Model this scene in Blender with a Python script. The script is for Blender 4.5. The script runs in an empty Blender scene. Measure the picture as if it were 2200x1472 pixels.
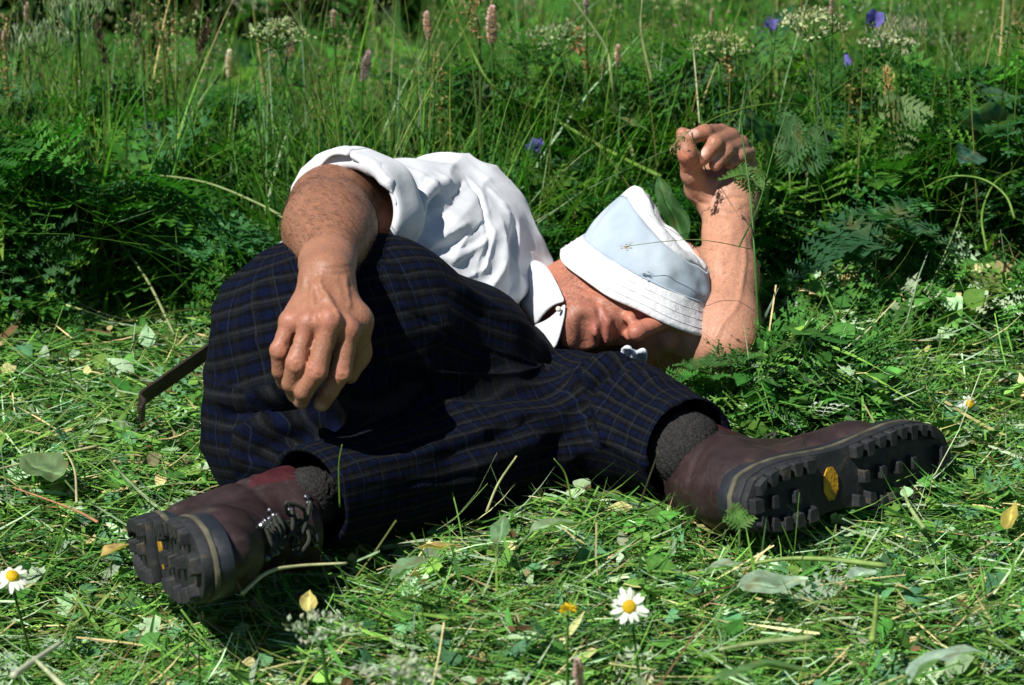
import bpy, bmesh, math, random
import numpy as np
from mathutils import Vector, Matrix
from mathutils.bvhtree import BVHTree

# ------------------------------------------------------------------ camera, sky, sun, exposure
sc = bpy.context.scene
ELEV = math.radians(22); DIST = 3.2; LENS = 105.0
FPX = 2200*LENS/36
CAM = np.array([0, -DIST*math.cos(ELEV), DIST*math.sin(ELEV)])
CF = np.array([0, math.cos(ELEV), -math.sin(ELEV)]); CU = np.array([0, math.sin(ELEV), math.cos(ELEV)])
cam = bpy.data.cameras.new('camera'); cam_o = bpy.data.objects.new('camera', cam)
sc.collection.objects.link(cam_o); sc.camera = cam_o
cam.lens = LENS; cam.sensor_width = 36; cam.clip_end = 500; cam.clip_start = 0.05
cam_o.location = CAM; cam_o.rotation_euler = (math.pi/2-ELEV, 0, 0)
cam.dof.use_dof = True; cam.dof.focus_distance = 2.86; cam.dof.aperture_fstop = 9.0

SUN_DIR = Vector((-0.45, -0.36, 0.82)).normalized()          # towards the sun
w = bpy.data.worlds.new('World'); sc.world = w; w.use_nodes = True
nt = w.node_tree; bg = nt.nodes['Background']
sky = nt.nodes.new('ShaderNodeTexSky'); sky.sky_type = 'NISHITA'; sky.sun_disc = False
sky.sun_elevation = math.asin(SUN_DIR.z); sky.sun_rotation = math.atan2(SUN_DIR.x, SUN_DIR.y)
sky.air_density = 1.0; sky.dust_density = 0.4; sky.altitude = 1500
nt.links.new(sky.outputs[0], bg.inputs[0]); bg.inputs[1].default_value = 0.05
sl = bpy.data.lights.new('sun', 'SUN'); sl.energy = 5.0; sl.angle = math.radians(0.53); sl.color = (1.0, 0.965, 0.905)
so = bpy.data.objects.new('sun', sl); sc.collection.objects.link(so)
so.rotation_euler = SUN_DIR.to_track_quat('Z', 'Y').to_euler(); so.location = (-3, -2, 6)
sc.view_settings.view_transform = 'Standard'; sc.view_settings.look = 'None'
sc.view_settings.gamma = 1; sc.view_settings.exposure = 0.55; sc.view_settings.use_curve_mapping = False
sc.cycles.use_denoising = True; sc.cycles.max_bounces = 6; sc.cycles.transparent_max_bounces = 4
sc.cycles.caustics_reflective = False; sc.cycles.caustics_refractive = False
COL = sc.collection
rng = np.random.default_rng(7); random.seed(7)

# ------------------------------------------------------------------ helpers
def at(px, py, Y):
    """world point on the sight line of a picture position, at depth Y"""
    d = CF + np.array([(px-1100)/FPX, 0, 0]) + CU*((736-py)/FPX)
    return CAM + d*(Y-CAM[1])/d[1]
def ray(px, py):
    d = CF + np.array([(px-1100)/FPX, 0, 0]) + CU*((736-py)/FPX)
    return d/np.linalg.norm(d)
def nrm(v):
    v = np.asarray(v, float); return v/np.linalg.norm(v)

def tag(o, label=None, cat=None, group=None, kind=None):
    if label: o['label'] = label
    if cat: o['category'] = cat
    if group: o['group'] = group
    if kind: o['kind'] = kind
    return o
def empty(name, loc=(0, 0, 0)):
    o = bpy.data.objects.new(name, None); COL.objects.link(o); o.location = loc; o.empty_display_size = .02
    return o
def link(name, me, parent=None):
    o = bpy.data.objects.new(name, me); COL.objects.link(o)
    if parent is not None:
        o.parent = parent
        o.matrix_parent_inverse = Matrix.Translation(-Vector(world_loc(parent)))
    return o
def world_loc(o):
    l = Vector(o.location)
    if o.parent is not None and o.parent_type == 'OBJECT':
        l = o.matrix_parent_inverse @ l + Vector(world_loc(o.parent))
    return l
def mesh_np(name, V, F, mat=None, smooth=True, attrs=None, cols=None):
    """V (n,3); F list of int arrays (k,3)/(k,4) ; attrs: dict name->(n,3) ; cols (n,3)"""
    me = bpy.data.meshes.new(name)
    if isinstance(F, np.ndarray): F = [F]
    F = [f for f in F if len(f)]
    me.vertices.add(len(V)); me.vertices.foreach_set('co', np.asarray(V, np.float32).ravel())
    nl = sum(f.size for f in F); npoly = sum(len(f) for f in F)
    me.loops.add(nl); me.polygons.add(npoly)
    me.loops.foreach_set('vertex_index', np.concatenate([f.ravel() for f in F]).astype(np.int32))
    tot = np.concatenate([np.full(len(f), f.shape[1], np.int32) for f in F])
    st = np.concatenate([[0], np.cumsum(tot)[:-1]]).astype(np.int32)
    me.polygons.foreach_set('loop_start', st)
    me.polygons.foreach_set('use_smooth', np.full(npoly, smooth))
    if attrs:
        for k, a in attrs.items():
            at_ = me.attributes.new(k, 'FLOAT_VECTOR', 'POINT'); at_.data.foreach_set('vector', np.asarray(a, np.float32).ravel())
    if cols is not None:
        c = me.attributes.new('col', 'FLOAT_COLOR', 'POINT')
        cc = np.ones((len(V), 4), np.float32); cc[:, :3] = cols; c.data.foreach_set('color', cc.ravel())
    me.update(calc_edges=True); me.validate()
    if mat: me.materials.append(mat)
    return me

def _hash(i, j, k, s):
    n = (i.astype(np.int64)*374761393 + j.astype(np.int64)*668265263 + k.astype(np.int64)*2147483647 + s*1274126177) & 0xffffffff
    n = ((n ^ (n >> 13))*1274126177) & 0xffffffff
    n = (n ^ (n >> 16)) & 0xffff
    return n/65535.0*2-1
def noise3(P, f=1.0, seed=0):
    P = np.asarray(P)*f; i = np.floor(P).astype(np.int64); t = P-i; t = t*t*(3-2*t); r = 0
    for a in (0, 1):
        for b in (0, 1):
            for c in (0, 1):
                wt = (t[:, 0] if a else 1-t[:, 0])*(t[:, 1] if b else 1-t[:, 1])*(t[:, 2] if c else 1-t[:, 2])
                r = r + wt*_hash(i[:, 0]+a, i[:, 1]+b, i[:, 2]+c, seed)
    return r

# ------------------------------------------------------------------ implicit surfaces -> one continuous mesh
class Sdf:
    def __init__(s): s.p = []
    def cone(s, a, b, ra, rb, k=.01, op='u', flat=None):
        s.p.append(('c', np.asarray(a, float), np.asarray(b, float), ra, rb, k, op, flat)); return s
    def chain(s, pts, rad, k=.01, op='u', flat=None):
        for i in range(len(pts)-1): s.cone(pts[i], pts[i+1], rad[i], rad[i+1], k, op, flat)
        return s
    def ell(s, c, r, R=None, k=.01, op='u'):
        s.p.append(('e', np.asarray(c, float), np.asarray(r, float), np.eye(3) if R is None else np.asarray(R, float), 0, k, op, None)); return s
    def plane(s, p, n, k=.002):                      # cut away the side n points to
        s.p.append(('p', np.asarray(p, float), nrm(n), 0, 0, k, 's', None)); return s
    @staticmethod
    def dist(q, P):
        if q[0] == 'c':
            _, a, b, ra, rb, k, op, flat = q
            X = P-a; ab = b-a
            t = np.clip(X@ab/max(ab@ab, 1e-12), 0, 1)
            Y = X-t[:, None]*ab
            if flat is not None:
                n, f = flat; Y = Y+(Y@n)[:, None]*n*(f-1)
            return np.sqrt((Y*Y).sum(1))-(ra+(rb-ra)*t)
        if q[0] == 'e':
            X = (P-q[1])@q[3]; r = q[2]
            k0 = np.sqrt(((X/r)**2).sum(1)); k1 = np.sqrt(((X/(r*r))**2).sum(1))
            return k0*(k0-1)/np.maximum(k1, 1e-9)
        return -((P-q[1])@q[2])
    @staticmethod
    def bound(q):
        if q[0] == 'c': return (q[1]+q[2])/2, np.linalg.norm(q[1]-q[2])/2+max(q[3], q[4])
        if q[0] == 'e': return q[1], max(q[2])
        return None, None
    def ev(s, P, prims=None):
        d = np.full(len(P), 1.0)
        for q in (prims if prims is not None else s.p):
            e = s.dist(q, P); k = q[5]
            if q[6] == 'u':
                h = np.maximum(k-np.abs(d-e), 0)/k
                d = np.minimum(d, e)-h*h*k*.25
            else:
                e = -e; h = np.maximum(k-np.abs(d-e), 0)/k
                d = np.maximum(d, e)+h*h*k*.25
        return d
    def mesh(s, res, smooth=1):
        B = [s.bound(q) for q in s.p if q[0] != 'p' and q[6] == 'u']
        lo = np.min([c-r for c, r in B], 0)-4*res; hi = np.max([c+r for c, r in B], 0)+4*res
        n = 12
        nb = np.ceil((hi-lo)/(res*n)).astype(int)
        N = nb*n+1
        G = np.full(N, 1.0, np.float32)
        bi = np.stack(np.meshgrid(*[np.arange(b) for b in nb], indexing='ij'), -1).reshape(-1, 3)
        cen = lo+(bi+.5)*n*res
        dc = s.ev(cen); hd = n*res*.87
        G0 = (dc < 0)
        act = np.abs(dc) < hd*1.25+.003
        loc = np.stack(np.meshgrid(*[np.arange(n+1)]*3, indexing='ij'), -1).reshape(-1, 3)*res
        bounds = [s.bound(q) for q in s.p]
        for b, ins in zip(bi[~act], G0[~act]):
            if ins:
                x, y, z = b*n; G[x:x+n+1, y:y+n+1, z:z+n+1] = -1
        for b, c in zip(bi[act], cen[act]):
            pr = []
            for q, (bc, br) in zip(s.p, bounds):
                if bc is None or np.linalg.norm(bc-c) < br*1.02+hd+q[5]+.012: pr.append(q)
            x, y, z = b*n
            G[x:x+n+1, y:y+n+1, z:z+n+1] = s.ev(loc+(lo+b*n*res), pr).reshape(n+1, n+1, n+1)
        V, F = surface_nets(G, lo, res)
        for _ in range(smooth): V = lap(V, F, .5)
        return V, F

def surface_nets(G, lo, res):
    S = G < 0
    c = sum(S[a:S.shape[0]-1+a, b:S.shape[1]-1+b, d:S.shape[2]-1+d].astype(np.int8) for a in (0, 1) for b in (0, 1) for d in (0, 1))
    idx = np.argwhere((c > 0) & (c < 8)); del c
    imap = np.full(np.array(G.shape)-1, -1, np.int32)
    imap[idx[:, 0], idx[:, 1], idx[:, 2]] = np.arange(len(idx))
    cor = [(a, b, d) for a in (0, 1) for b in (0, 1) for d in (0, 1)]
    cv = np.stack([G[idx[:, 0]+a, idx[:, 1]+b, idx[:, 2]+d] for a, b, d in cor], 1)
    acc = np.zeros((len(idx), 3)); cnt = np.zeros(len(idx))
    for i in range(8):
        for j in range(i+1, 8):
            if sum(abs(np.array(cor[i])-cor[j])) != 1: continue
            m = (cv[:, i] < 0) != (cv[:, j] < 0)
            t = cv[m, i]/(cv[m, i]-cv[m, j])
            acc[m] += np.array(cor[i])+t[:, None]*(np.array(cor[j])-np.array(cor[i])); cnt[m] += 1
    V = lo+(idx+acc/cnt[:, None])*res
    Fs = []
    for ax in range(3):
        sl0 = [slice(1, -1)]*3; sl1 = [slice(1, -1)]*3
        sl0[ax] = slice(0, -1); sl1[ax] = slice(1, None)
        A = S[tuple(sl0)]; Bq = S[tuple(sl1)]
        e = np.argwhere(A != Bq); off = np.ones(3, int); off[ax] = 0; e = e+off
        a1, a2 = (ax+1) % 3, (ax+2) % 3
        def cell(d1, d2):
            q = e.copy(); q[:, a1] += d1; q[:, a2] += d2
            return imap[q[:, 0], q[:, 1], q[:, 2]]
        q = np.stack([cell(-1, -1), cell(0, -1), cell(0, 0), cell(-1, 0)], 1)
        flip = ~S[e[:, 0], e[:, 1], e[:, 2]]
        q[flip] = q[flip][:, ::-1]
        Fs.append(q[(q >= 0).all(1)])
    return V, np.concatenate(Fs)
def lap(V, F, a):
    n = len(V); acc = np.zeros((n, 3)); cnt = np.zeros(n); k = F.shape[1]
    for i in range(k):
        j = (i+1) % k
        for x, y in ((F[:, i], F[:, j]), (F[:, j], F[:, i])):
            for d in range(3): acc[:, d] += np.bincount(x, V[y, d], n)
            cnt += np.bincount(x, minlength=n)
    return V*(1-a)+a*acc/np.maximum(cnt, 1)[:, None]
def normals(V, F):
    N = np.zeros_like(V)
    fn = np.cross(V[F[:, 2]]-V[F[:, 0]], V[F[:, -1]]-V[F[:, 1]]) if F.shape[1] == 4 else np.cross(V[F[:, 1]]-V[F[:, 0]], V[F[:, 2]]-V[F[:, 0]])
    for i in range(F.shape[1]):
        for d in range(3): N[:, d] += np.bincount(F[:, i], fn[:, d], len(V))
    return N/np.maximum(np.linalg.norm(N, axis=1), 1e-12)[:, None]
def seg_d(P, a, b):
    ab = b-a; t = np.clip((P-a)@ab/max(ab@ab, 1e-12), 0, 1)
    return np.linalg.norm(P-a-t[:, None]*ab, axis=1), t
def spline(pts, n=8):
    P = np.asarray(pts, float); out = []
    Q = np.vstack([2*P[0]-P[1], P, 2*P[-1]-P[-2]])
    for i in range(1, len(Q)-2):
        for t in np.linspace(0, 1, n, endpoint=False):
            a, b, c, d = Q[i-1:i+3]
            out.append(.5*((2*b)+(-a+c)*t+(2*a-5*b+4*c-d)*t*t+(-a+3*b-3*c+d)*t**3))
    out.append(P[-1]); return np.array(out)
def ridged(V, dirs, freq, seed):
    """creases running along dirs[0]; dirs: three axes with a frequency each"""
    U = np.stack([V@np.asarray(d)*f for d, f in zip(dirs, freq)], 1)
    U = U+.35*np.stack([noise3(U, .7, seed+1), noise3(U, .7, seed+2), noise3(U, .7, seed+3)], 1)
    r = 1-np.abs(noise3(U, 1, seed)); return r**3
class Strokes:
    """soft ridges and valleys pressed into a surface along lines drawn on it"""
    def __init__(s, V, F):
        s.V = V; s.F = F; s.N = normals(V, F); s.D = np.zeros(len(V))
        X = V-CAM; s.w = X@CF; s.px = 1100+X[:, 0]/s.w*FPX; s.py = 736-(X@CU)/s.w*FPX
        s.o = np.argsort(s.px); s.sx = s.px[s.o]
    def hit(s, px, py):
        r = 7.0
        i = s.o[np.searchsorted(s.sx, px-r):np.searchsorted(s.sx, px+r)]
        i = i[np.abs(s.py[i]-py) < r]
        if not len(i): return None
        i = i[s.w[i] < s.w[i].min()+.012]
        return s.V[i[np.argmin((s.px[i]-px)**2+(s.py[i]-py)**2)]]
    def line(s, pix, width, amp, taper=True, pw=2.0):
        p = [s.hit(*q) for q in spline(pix, 5)]; p = [q for q in p if q is not None]
        if len(p) < 2: return
        s.line3(np.array(p), width, amp, taper, pw)
    def line3(s, p, width, amp, taper=True, pw=2.0):
        lo = p.min(0)-3*width; hi = p.max(0)+3*width
        m = np.where(((s.V > lo) & (s.V < hi)).all(1))[0]
        if not len(m): return
        best = np.full(len(m), 9.); bt = np.zeros(len(m)); n = len(p)-1
        for i in range(n):
            if np.linalg.norm(p[i]-p[i+1]) > .06: continue
            d, t = seg_d(s.V[m], p[i], p[i+1]); u = d < best
            best[u] = d[u]; bt[u] = (i+t[u])/n
        pf = np.exp(-(best/width)**pw)
        if taper: pf = pf*np.clip(np.minimum(bt, 1-bt)*5+.15, 0, 1)
        s.D[m] += amp*pf
    def apply(s): return s.V+s.N*s.D[:, None]

def tube(pts, rad, seg=6, cap=True):
    P = np.asarray(pts, float); n = len(P); rad = np.broadcast_to(rad, n)
    T = np.gradient(P, axis=0); T /= np.maximum(np.linalg.norm(T, axis=1), 1e-9)[:, None]
    up = np.array([0, 0, 1.]) if abs(T[0, 2]) < .9 else np.array([1., 0, 0])
    A = np.cross(T[0], up); A /= np.linalg.norm(A); V = []
    for i in range(n):
        A = A-T[i]*(A@T[i]); A /= np.linalg.norm(A); B = np.cross(T[i], A)
        th = np.arange(seg)/seg*2*math.pi
        V.append(P[i]+rad[i]*(np.cos(th)[:, None]*A+np.sin(th)[:, None]*B))
    V = np.concatenate(V); F = []
    for i in range(n-1):
        for j in range(seg):
            F.append((i*seg+j, i*seg+(j+1) % seg, (i+1)*seg+(j+1) % seg, (i+1)*seg+j))
    F = np.array(F)
    if cap:
        V = np.vstack([V, P[0], P[-1]]); k = len(V)
        T_ = [(k-2, (j+1) % seg, j, j) for j in range(seg)]+[(k-1, (n-1)*seg+j, (n-1)*seg+(j+1) % seg, (n-1)*seg+(j+1) % seg) for j in range(seg)]
        Ft = np.array([t[:3] for t in T_])
        return V, [F, Ft]
    return V, [F]
class MB:
    """collects pieces of one part"""
    def __init__(s): s.V = []; s.F3 = []; s.F4 = []; s.C = []; s.n = 0
    def add(s, V, F, col=None):
        V = np.asarray(V, float)
        for f in (F if isinstance(F, list) else [F]):
            f = np.asarray(f)
            if len(f) == 0: continue
            (s.F3 if f.shape[1] == 3 else s.F4).append(f+s.n)
        s.V.append(V); s.n += len(V)
        if col is not None: s.C.append(np.broadcast_to(col, (len(V), 3)))
        return s
    def box(s, c, size, R=None, col=None):
        v = np.array([(x, y, z) for x in (-.5, .5) for y in (-.5, .5) for z in (-.5, .5)])*np.asarray(size)
        if R is not None: v = v@np.asarray(R).T
        f = np.array([(0, 1, 3, 2), (4, 6, 7, 5), (0, 4, 5, 1), (2, 3, 7, 6), (0, 2, 6, 4), (1, 5, 7, 3)])
        return s.add(v+np.asarray(c), f, col)
    def data(s, name, mat, smooth=True, M=None):
        V = np.concatenate(s.V)
        if M is not None: V = V@np.asarray(M)[:3, :3].T+np.asarray(M)[:3, 3]
        F = ([np.concatenate(s.F3)] if s.F3 else [])+([np.concatenate(s.F4)] if s.F4 else [])
        return mesh_np(name, V, F, mat, smooth, cols=np.concatenate(s.C) if s.C else None)
    def build(s, name, mat, parent=None, smooth=True, M=None):
        return link(name, s.data(name, mat, smooth, M), parent)

# ------------------------------------------------------------------ materials
def new_mat(name):
    m = bpy.data.materials.new(name); m.use_nodes = True
    return m, m.node_tree, m.node_tree.nodes['Principled BSDF']
def nd(t, typ, **kw):
    n = t.nodes.new(typ)
    for k, v in kw.items():
        if k.startswith('i_'):
            n.inputs[k[2:].replace('_', ' ')].default_value = v
        else: setattr(n, k, v)
    return n
def ramp(t, stops, interp='LINEAR'):
    r = t.nodes.new('ShaderNodeValToRGB'); r.color_ramp.interpolation = interp
    e = r.color_ramp.elements
    while len(e) < len(stops): e.new(.5)
    for x, (p, c) in zip(e, stops):
        x.position = p; x.color = (*c, 1) if len(c) == 3 else c
    return r
def plain(name, col, rough=.6, spec=.3, noise_amt=.25, scale=60, bump=.0, bscale=200, metallic=0, sheen=0, usecol=False):
    m, t, b = new_mat(name)
    tc = nd(t, 'ShaderNodeTexCoord'); n1 = nd(t, 'ShaderNodeTexNoise', i_Scale=scale, i_Detail=4.0)
    t.links.new(tc.outputs['Object'], n1.inputs['Vector'])
    mx = nd(t, 'ShaderNodeMix', data_type='RGBA', blend_type='MULTIPLY'); mx.inputs[0].default_value = 1
    r = ramp(t, [(.3, (1-noise_amt,)*3), (.7, (1+noise_amt,)*3)])
    t.links.new(n1.outputs[0], r.inputs[0]); t.links.new(r.outputs[0], mx.inputs[7])
    if usecol:
        a = nd(t, 'ShaderNodeAttribute', attribute_name='col'); t.links.new(a.outputs['Color'], mx.inputs[6])
    else: mx.inputs[6].default_value = (*col, 1)
    t.links.new(mx.outputs[2], b.inputs['Base Color'])
    b.inputs['Roughness'].default_value = rough; b.inputs['Specular IOR Level'].default_value = spec; b.inputs['Metallic'].default_value = metallic
    if sheen: b.inputs['Sheen Weight'].default_value = sheen
    if bump:
        n2 = nd(t, 'ShaderNodeTexNoise', i_Scale=bscale, i_Detail=5.0); t.links.new(tc.outputs['Object'], n2.inputs['Vector'])
        bp = nd(t, 'ShaderNodeBump', i_Strength=bump, i_Distance=.002)
        t.links.new(n2.outputs[0], bp.inputs['Height']); t.links.new(bp.outputs[0], b.inputs['Normal'])
    return m
def muddy(name, col, mud, rough):
    m, t, p = new_mat(name); tc = nd(t, 'ShaderNodeTexCoord')
    n = nd(t, 'ShaderNodeTexNoise', i_Scale=48.0, i_Detail=8.0, i_Roughness=.7); t.links.new(tc.outputs['Object'], n.inputs[0])
    r = ramp(t, [(.40, col), (.56, tuple(c*1.7 for c in col)), (.66, mud)]); t.links.new(n.outputs[0], r.inputs[0]); t.links.new(r.outputs[0], p.inputs['Base Color'])
    p.inputs['Roughness'].default_value = rough; p.inputs['Specular IOR Level'].default_value = .3
    bp = nd(t, 'ShaderNodeBump', i_Strength=.5, i_Distance=.003); t.links.new(n.outputs[0], bp.inputs['Height']); t.links.new(bp.outputs[0], p.inputs['Normal'])
    return m
def leafy(name, rough=.55, trans=.35, spec=.3):
    m, t, b = new_mat(name)
    a = nd(t, 'ShaderNodeAttribute', attribute_name='col')
    tc = nd(t, 'ShaderNodeTexCoord'); n1 = nd(t, 'ShaderNodeTexNoise', i_Scale=90.0, i_Detail=3.0)
    t.links.new(tc.outputs['Object'], n1.inputs['Vector'])
    r = ramp(t, [(.3, (.72, .74, .7)), (.7, (1.25, 1.22, 1.2))]); t.links.new(n1.outputs[0], r.inputs[0])
    mx = nd(t, 'ShaderNodeMix', data_type='RGBA', blend_type='MULTIPLY'); mx.inputs[0].default_value = 1
    t.links.new(a.outputs['Color'], mx.inputs[6]); t.links.new(r.outputs[0], mx.inputs[7])
    t.links.new(mx.outputs[2], b.inputs['Base Color'])
    b.inputs['Roughness'].default_value = rough; b.inputs['Specular IOR Level'].default_value = spec
    tr = nd(t, 'ShaderNodeBsdfTranslucent'); hs = nd(t, 'ShaderNodeMix', data_type='RGBA', blend_type='MULTIPLY'); hs.inputs[0].default_value = 1
    t.links.new(mx.outputs[2], hs.inputs[6]); hs.inputs[7].default_value = (1.0, 1.38, .48, 1)
    t.links.new(hs.outputs[2], tr.inputs[0])
    ms = nd(t, 'ShaderNodeMixShader'); ms.inputs[0].default_value = trans
    t.links.new(b.outputs[0], ms.inputs[1]); t.links.new(tr.outputs[0], ms.inputs[2])
    t.links.new(ms.outputs[0], t.nodes['Material Output'].inputs[0])
    return m
def cloth(name, col, rough=.85, bump=.25, sc1=900, bsc=70.0, fade=None):
    m, t, b = new_mat(name)
    tc = nd(t, 'ShaderNodeTexCoord')
    n1 = nd(t, 'ShaderNodeTexNoise', i_Scale=14.0, i_Detail=6.0); t.links.new(tc.outputs['Object'], n1.inputs[0])
    r = ramp(t, [(.3, tuple(c*.9 for c in col)), (.7, tuple(min(1, c*1.05) for c in col) if fade is None else fade)]); t.links.new(n1.outputs[0], r.inputs[0])
    t.links.new(r.outputs[0], b.inputs['Base Color']); b.inputs['Roughness'].default_value = rough
    b.inputs['Specular IOR Level'].default_value = .15; b.inputs['Sheen Weight'].default_value = .15
    n2 = nd(t, 'ShaderNodeTexNoise', i_Scale=bsc, i_Detail=7.0); t.links.new(tc.outputs['Object'], n2.inputs[0])
    n3 = nd(t, 'ShaderNodeTexNoise', i_Scale=sc1, i_Detail=2.0); t.links.new(tc.outputs['Object'], n3.inputs[0])
    ad = nd(t, 'ShaderNodeMath', operation='MULTIPLY_ADD'); ad.inputs[1].default_value = .10
    t.links.new(n3.outputs[0], ad.inputs[0]); t.links.new(n2.outputs[0], ad.inputs[2])
    bp = nd(t, 'ShaderNodeBump', i_Strength=bump, i_Distance=.003)
    t.links.new(ad.outputs[0], bp.inputs['Height']); t.links.new(bp.outputs[0], b.inputs['Normal'])
    return m
def ground_z(x, y):
    x = np.asarray(x, float); y = np.asarray(y, float)
    z = -.015+0*x*y
    z = z-.060*np.exp(-((x+.36)/.20)**2-((y+.62)/.20)**2)-.020*np.exp(-((x-.25)/.35)**2-((y+.42)/.18)**2)
    z = z+.075*np.exp(-((x-.29)/.10)**2-((y+.235)/.07)**2)+.020*np.exp(-((x-.30)/.12)**2-((y+.10)/.10)**2)+.020*np.exp(-((x-.5)/.25)**2-((y-.02)/.10)**2)
    far = np.clip(y-.30, 0, None); lf = np.clip(.25-x, 0, 2.5)
    return z-far*(.20+.05*lf)
# ------------------------------------------------------------------ the man: joints
R3 = lambda *c: np.stack([np.asarray(v, float) for v in c], 1)       # columns -> matrix
person = empty('person', (0, -.3, float(ground_z(0, -.3))))
tag(person, 'man in white shirt, plaid trousers and cloth hat asleep on his side in the grass', 'person')

# head frame: hx = his right (up), hy = where he faces, hz = towards the crown
hz = nrm((.96, .19, .06)); HY0 = np.array([.17, -.97, -.04]); hy = nrm(HY0-hz*np.dot(hz, HY0)); hx = np.cross(hy, hz)
HR = R3(hx, hy, hz); HS = .88
MOUTH = at(1289, 708, -.235)
HC = MOUTH-HR@np.array([0, .093, -.072])*HS
H = lambda x, y, z: HC+HR@np.array([x, y, z])*HS
NECKB = at(1120, 690, -.11)

# ---- skin: head, neck, arms, hands and the trunk beneath the shirt, one surface
b = Sdf()
RSH, RELB, RWRI = at(980, 480, -.03), at(716, 450, -.25), at(703, 580, -.445)
LSH, LELB, LWRI = at(1190, 810, -.14), at(1556, 736, -.195), at(1566, 446, -.035)
b.chain([at(700, 760, -.28), at(880, 670, -.16), at(990, 610, -.09)], [.075, .075, .06], .04)
b.cone(at(990, 610, -.09), NECKB, .05, .036, .04)
b.cone(at(990, 600, -.08), RSH, .045, .042, .04); b.cone(at(1050, 700, -.11), LSH, .045, .04, .04)
b.chain([RSH, at(850, 458, -.145), RELB], [.042, .040, .038], .02)
# right forearm
fa = nrm(RWRI-RELB); CB = -CF
fn_ = nrm(CB-fa*(CB@fa)); fs = np.cross(fa, fn_)
b.cone(RELB, RELB+fa*.07+fs*.004, .040, .0425, .02)
b.cone(RELB+fa*.06, RELB+fa*.11, .0410, .0345, .015)
b.cone(RELB+fa*.10, RWRI-fa*.02, .0345, .0245, .012, flat=(fn_, 1.1)); b.cone(RWRI-fa*.02, RWRI+fa*.01, .0245, .0240, .01, flat=(fn_, 1.15))
# right hand
W = RWRI
mcp = [at(624, 692, -0.503), at(662, 696, -0.517), at(709, 693, -0.523), at(748, 709, -0.515)]
pip = [at(601, 752, -0.515), at(636, 780, -0.533), at(682, 796, -0.537), at(733, 800, -0.527)]
dip = [at(602, 797, -.513), at(624, 824, -.530), at(652, 840, -.534), at(709, 838, -.526)]
tip = [at(610, 822, -.500), at(634, 850, -.518), at(647, 862, -.524), at(691, 868, -.518)]
fr = [(.0098, .0088, .0078, .0066), (.0106, .0093, .0084, .0070), (.0112, .0098, .0088, .0072), (.0110, .0098, .0086, .0072)]
hn = CB
for i in range(4):
    base = W+(mcp[i]-W)*.12
    b.cone(base-hn*.004, mcp[i]-hn*.006, .0155, .0105, .012)
    b.cone(mcp[i], mcp[i], fr[i][0]*1.02, fr[i][0]*1.02, .006)
for i in range(4):
    k_ = .0022
    b.chain([mcp[i], (mcp[i]+pip[i])/2-hn*.001, pip[i], dip[i], tip[i]], [fr[i][0]*.96, fr[i][1]*.95, fr[i][1]*.97, fr[i][2]*.95, fr[i][3]], k_)
    b.ell(pip[i]+hn*.0015, (.0082, .0082, .0082), k=.003)
th0 = W+(mcp[3]-W)*.25-hn*.012
b.chain([th0, at(765, 690, -.49), at(768, 760, -.485), at(752, 805, -.49)], [.016, .0135, .011, .008], .01)
# left arm lying beneath the head, forearm up
b.chain([LSH, at(1400, 796, -.14), LELB], [.042, .038, .029], .02)
la = nrm(LWRI-LELB); ln = nrm(CB-la*(CB@la)); ls = np.cross(la, ln)
b.cone(LELB, LELB+la*.03, .026, .0295, .03); b.cone(LELB+la*.03, LELB+la*.09, .0305, .0295, .02)
b.cone(LELB+la*.085, LWRI-la*.035, .0292, .0240, .02, flat=(ln, 1.12)); b.cone(LWRI-la*.035, LWRI, .0235, .0230, .015, flat=(ln, 1.2))
for s_ in (-1, 1): b.cone(LWRI-la*.05+ln*.0165+ls*.006*s_, LWRI+ln*.018+ls*.005*s_, .004, .0035, .008)
# left hand, palm towards us, thumb at the picture's left
Lm = [at(1532, 338, 0.015), at(1558, 330, 0.023), at(1582, 338, 0.027), at(1602, 356, 0.025)]
Lp = [at(1549, 286, -.015), at(1570, 295, -.016), at(1590, 309, -.012), at(1606, 328, -.008)]
Ld = [at(1514, 284, -.044), at(1536, 309, -.050), at(1560, 324, -.044), at(1588, 336, -.034)]
Lt = [at(1484, 295, -.056), at(1509, 343, -.056), at(1536, 354, -.050), at(1567, 350, -.040)]
lr = [(.0100, .0094, .0084, .0070), (.0104, .0096, .0086, .0072), (.0100, .0092, .0082, .0070), (.0090, .0080, .0072, .0063)]
for i in range(4):
    b.cone(LWRI+(Lm[i]-LWRI)*.22, Lm[i], .0155, .0125, .016)
b.cone(LWRI+la*.004-np.array([.005, 0, 0]), at(1506, 400, -.030), .021, .0175, .022)                  # ball of the thumb
b.cone(LWRI+la*.004+np.array([.006, 0, 0]), at(1582, 382, -.018), .0195, .0165, .022)                                # heel of the palm
for i in range(4):
    b.chain([Lm[i], Lp[i], Ld[i], Lt[i]], lr[i], .0022)
b.chain([at(1504, 404, -.036), at(1487, 374, -.046), at(1476, 328, -.060), at(1466, 287, -.054)], [.0150, .0112, .0088, .0066], .006)
b.cone(at(1478, 332, -.060), at(1477, 324, -.060), .0092, .0086, .004)
# palm creases
b.cone(at(1530, 428, -.060), at(1563, 385, -.045), .0025, .0025, .008, 's')
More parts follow.
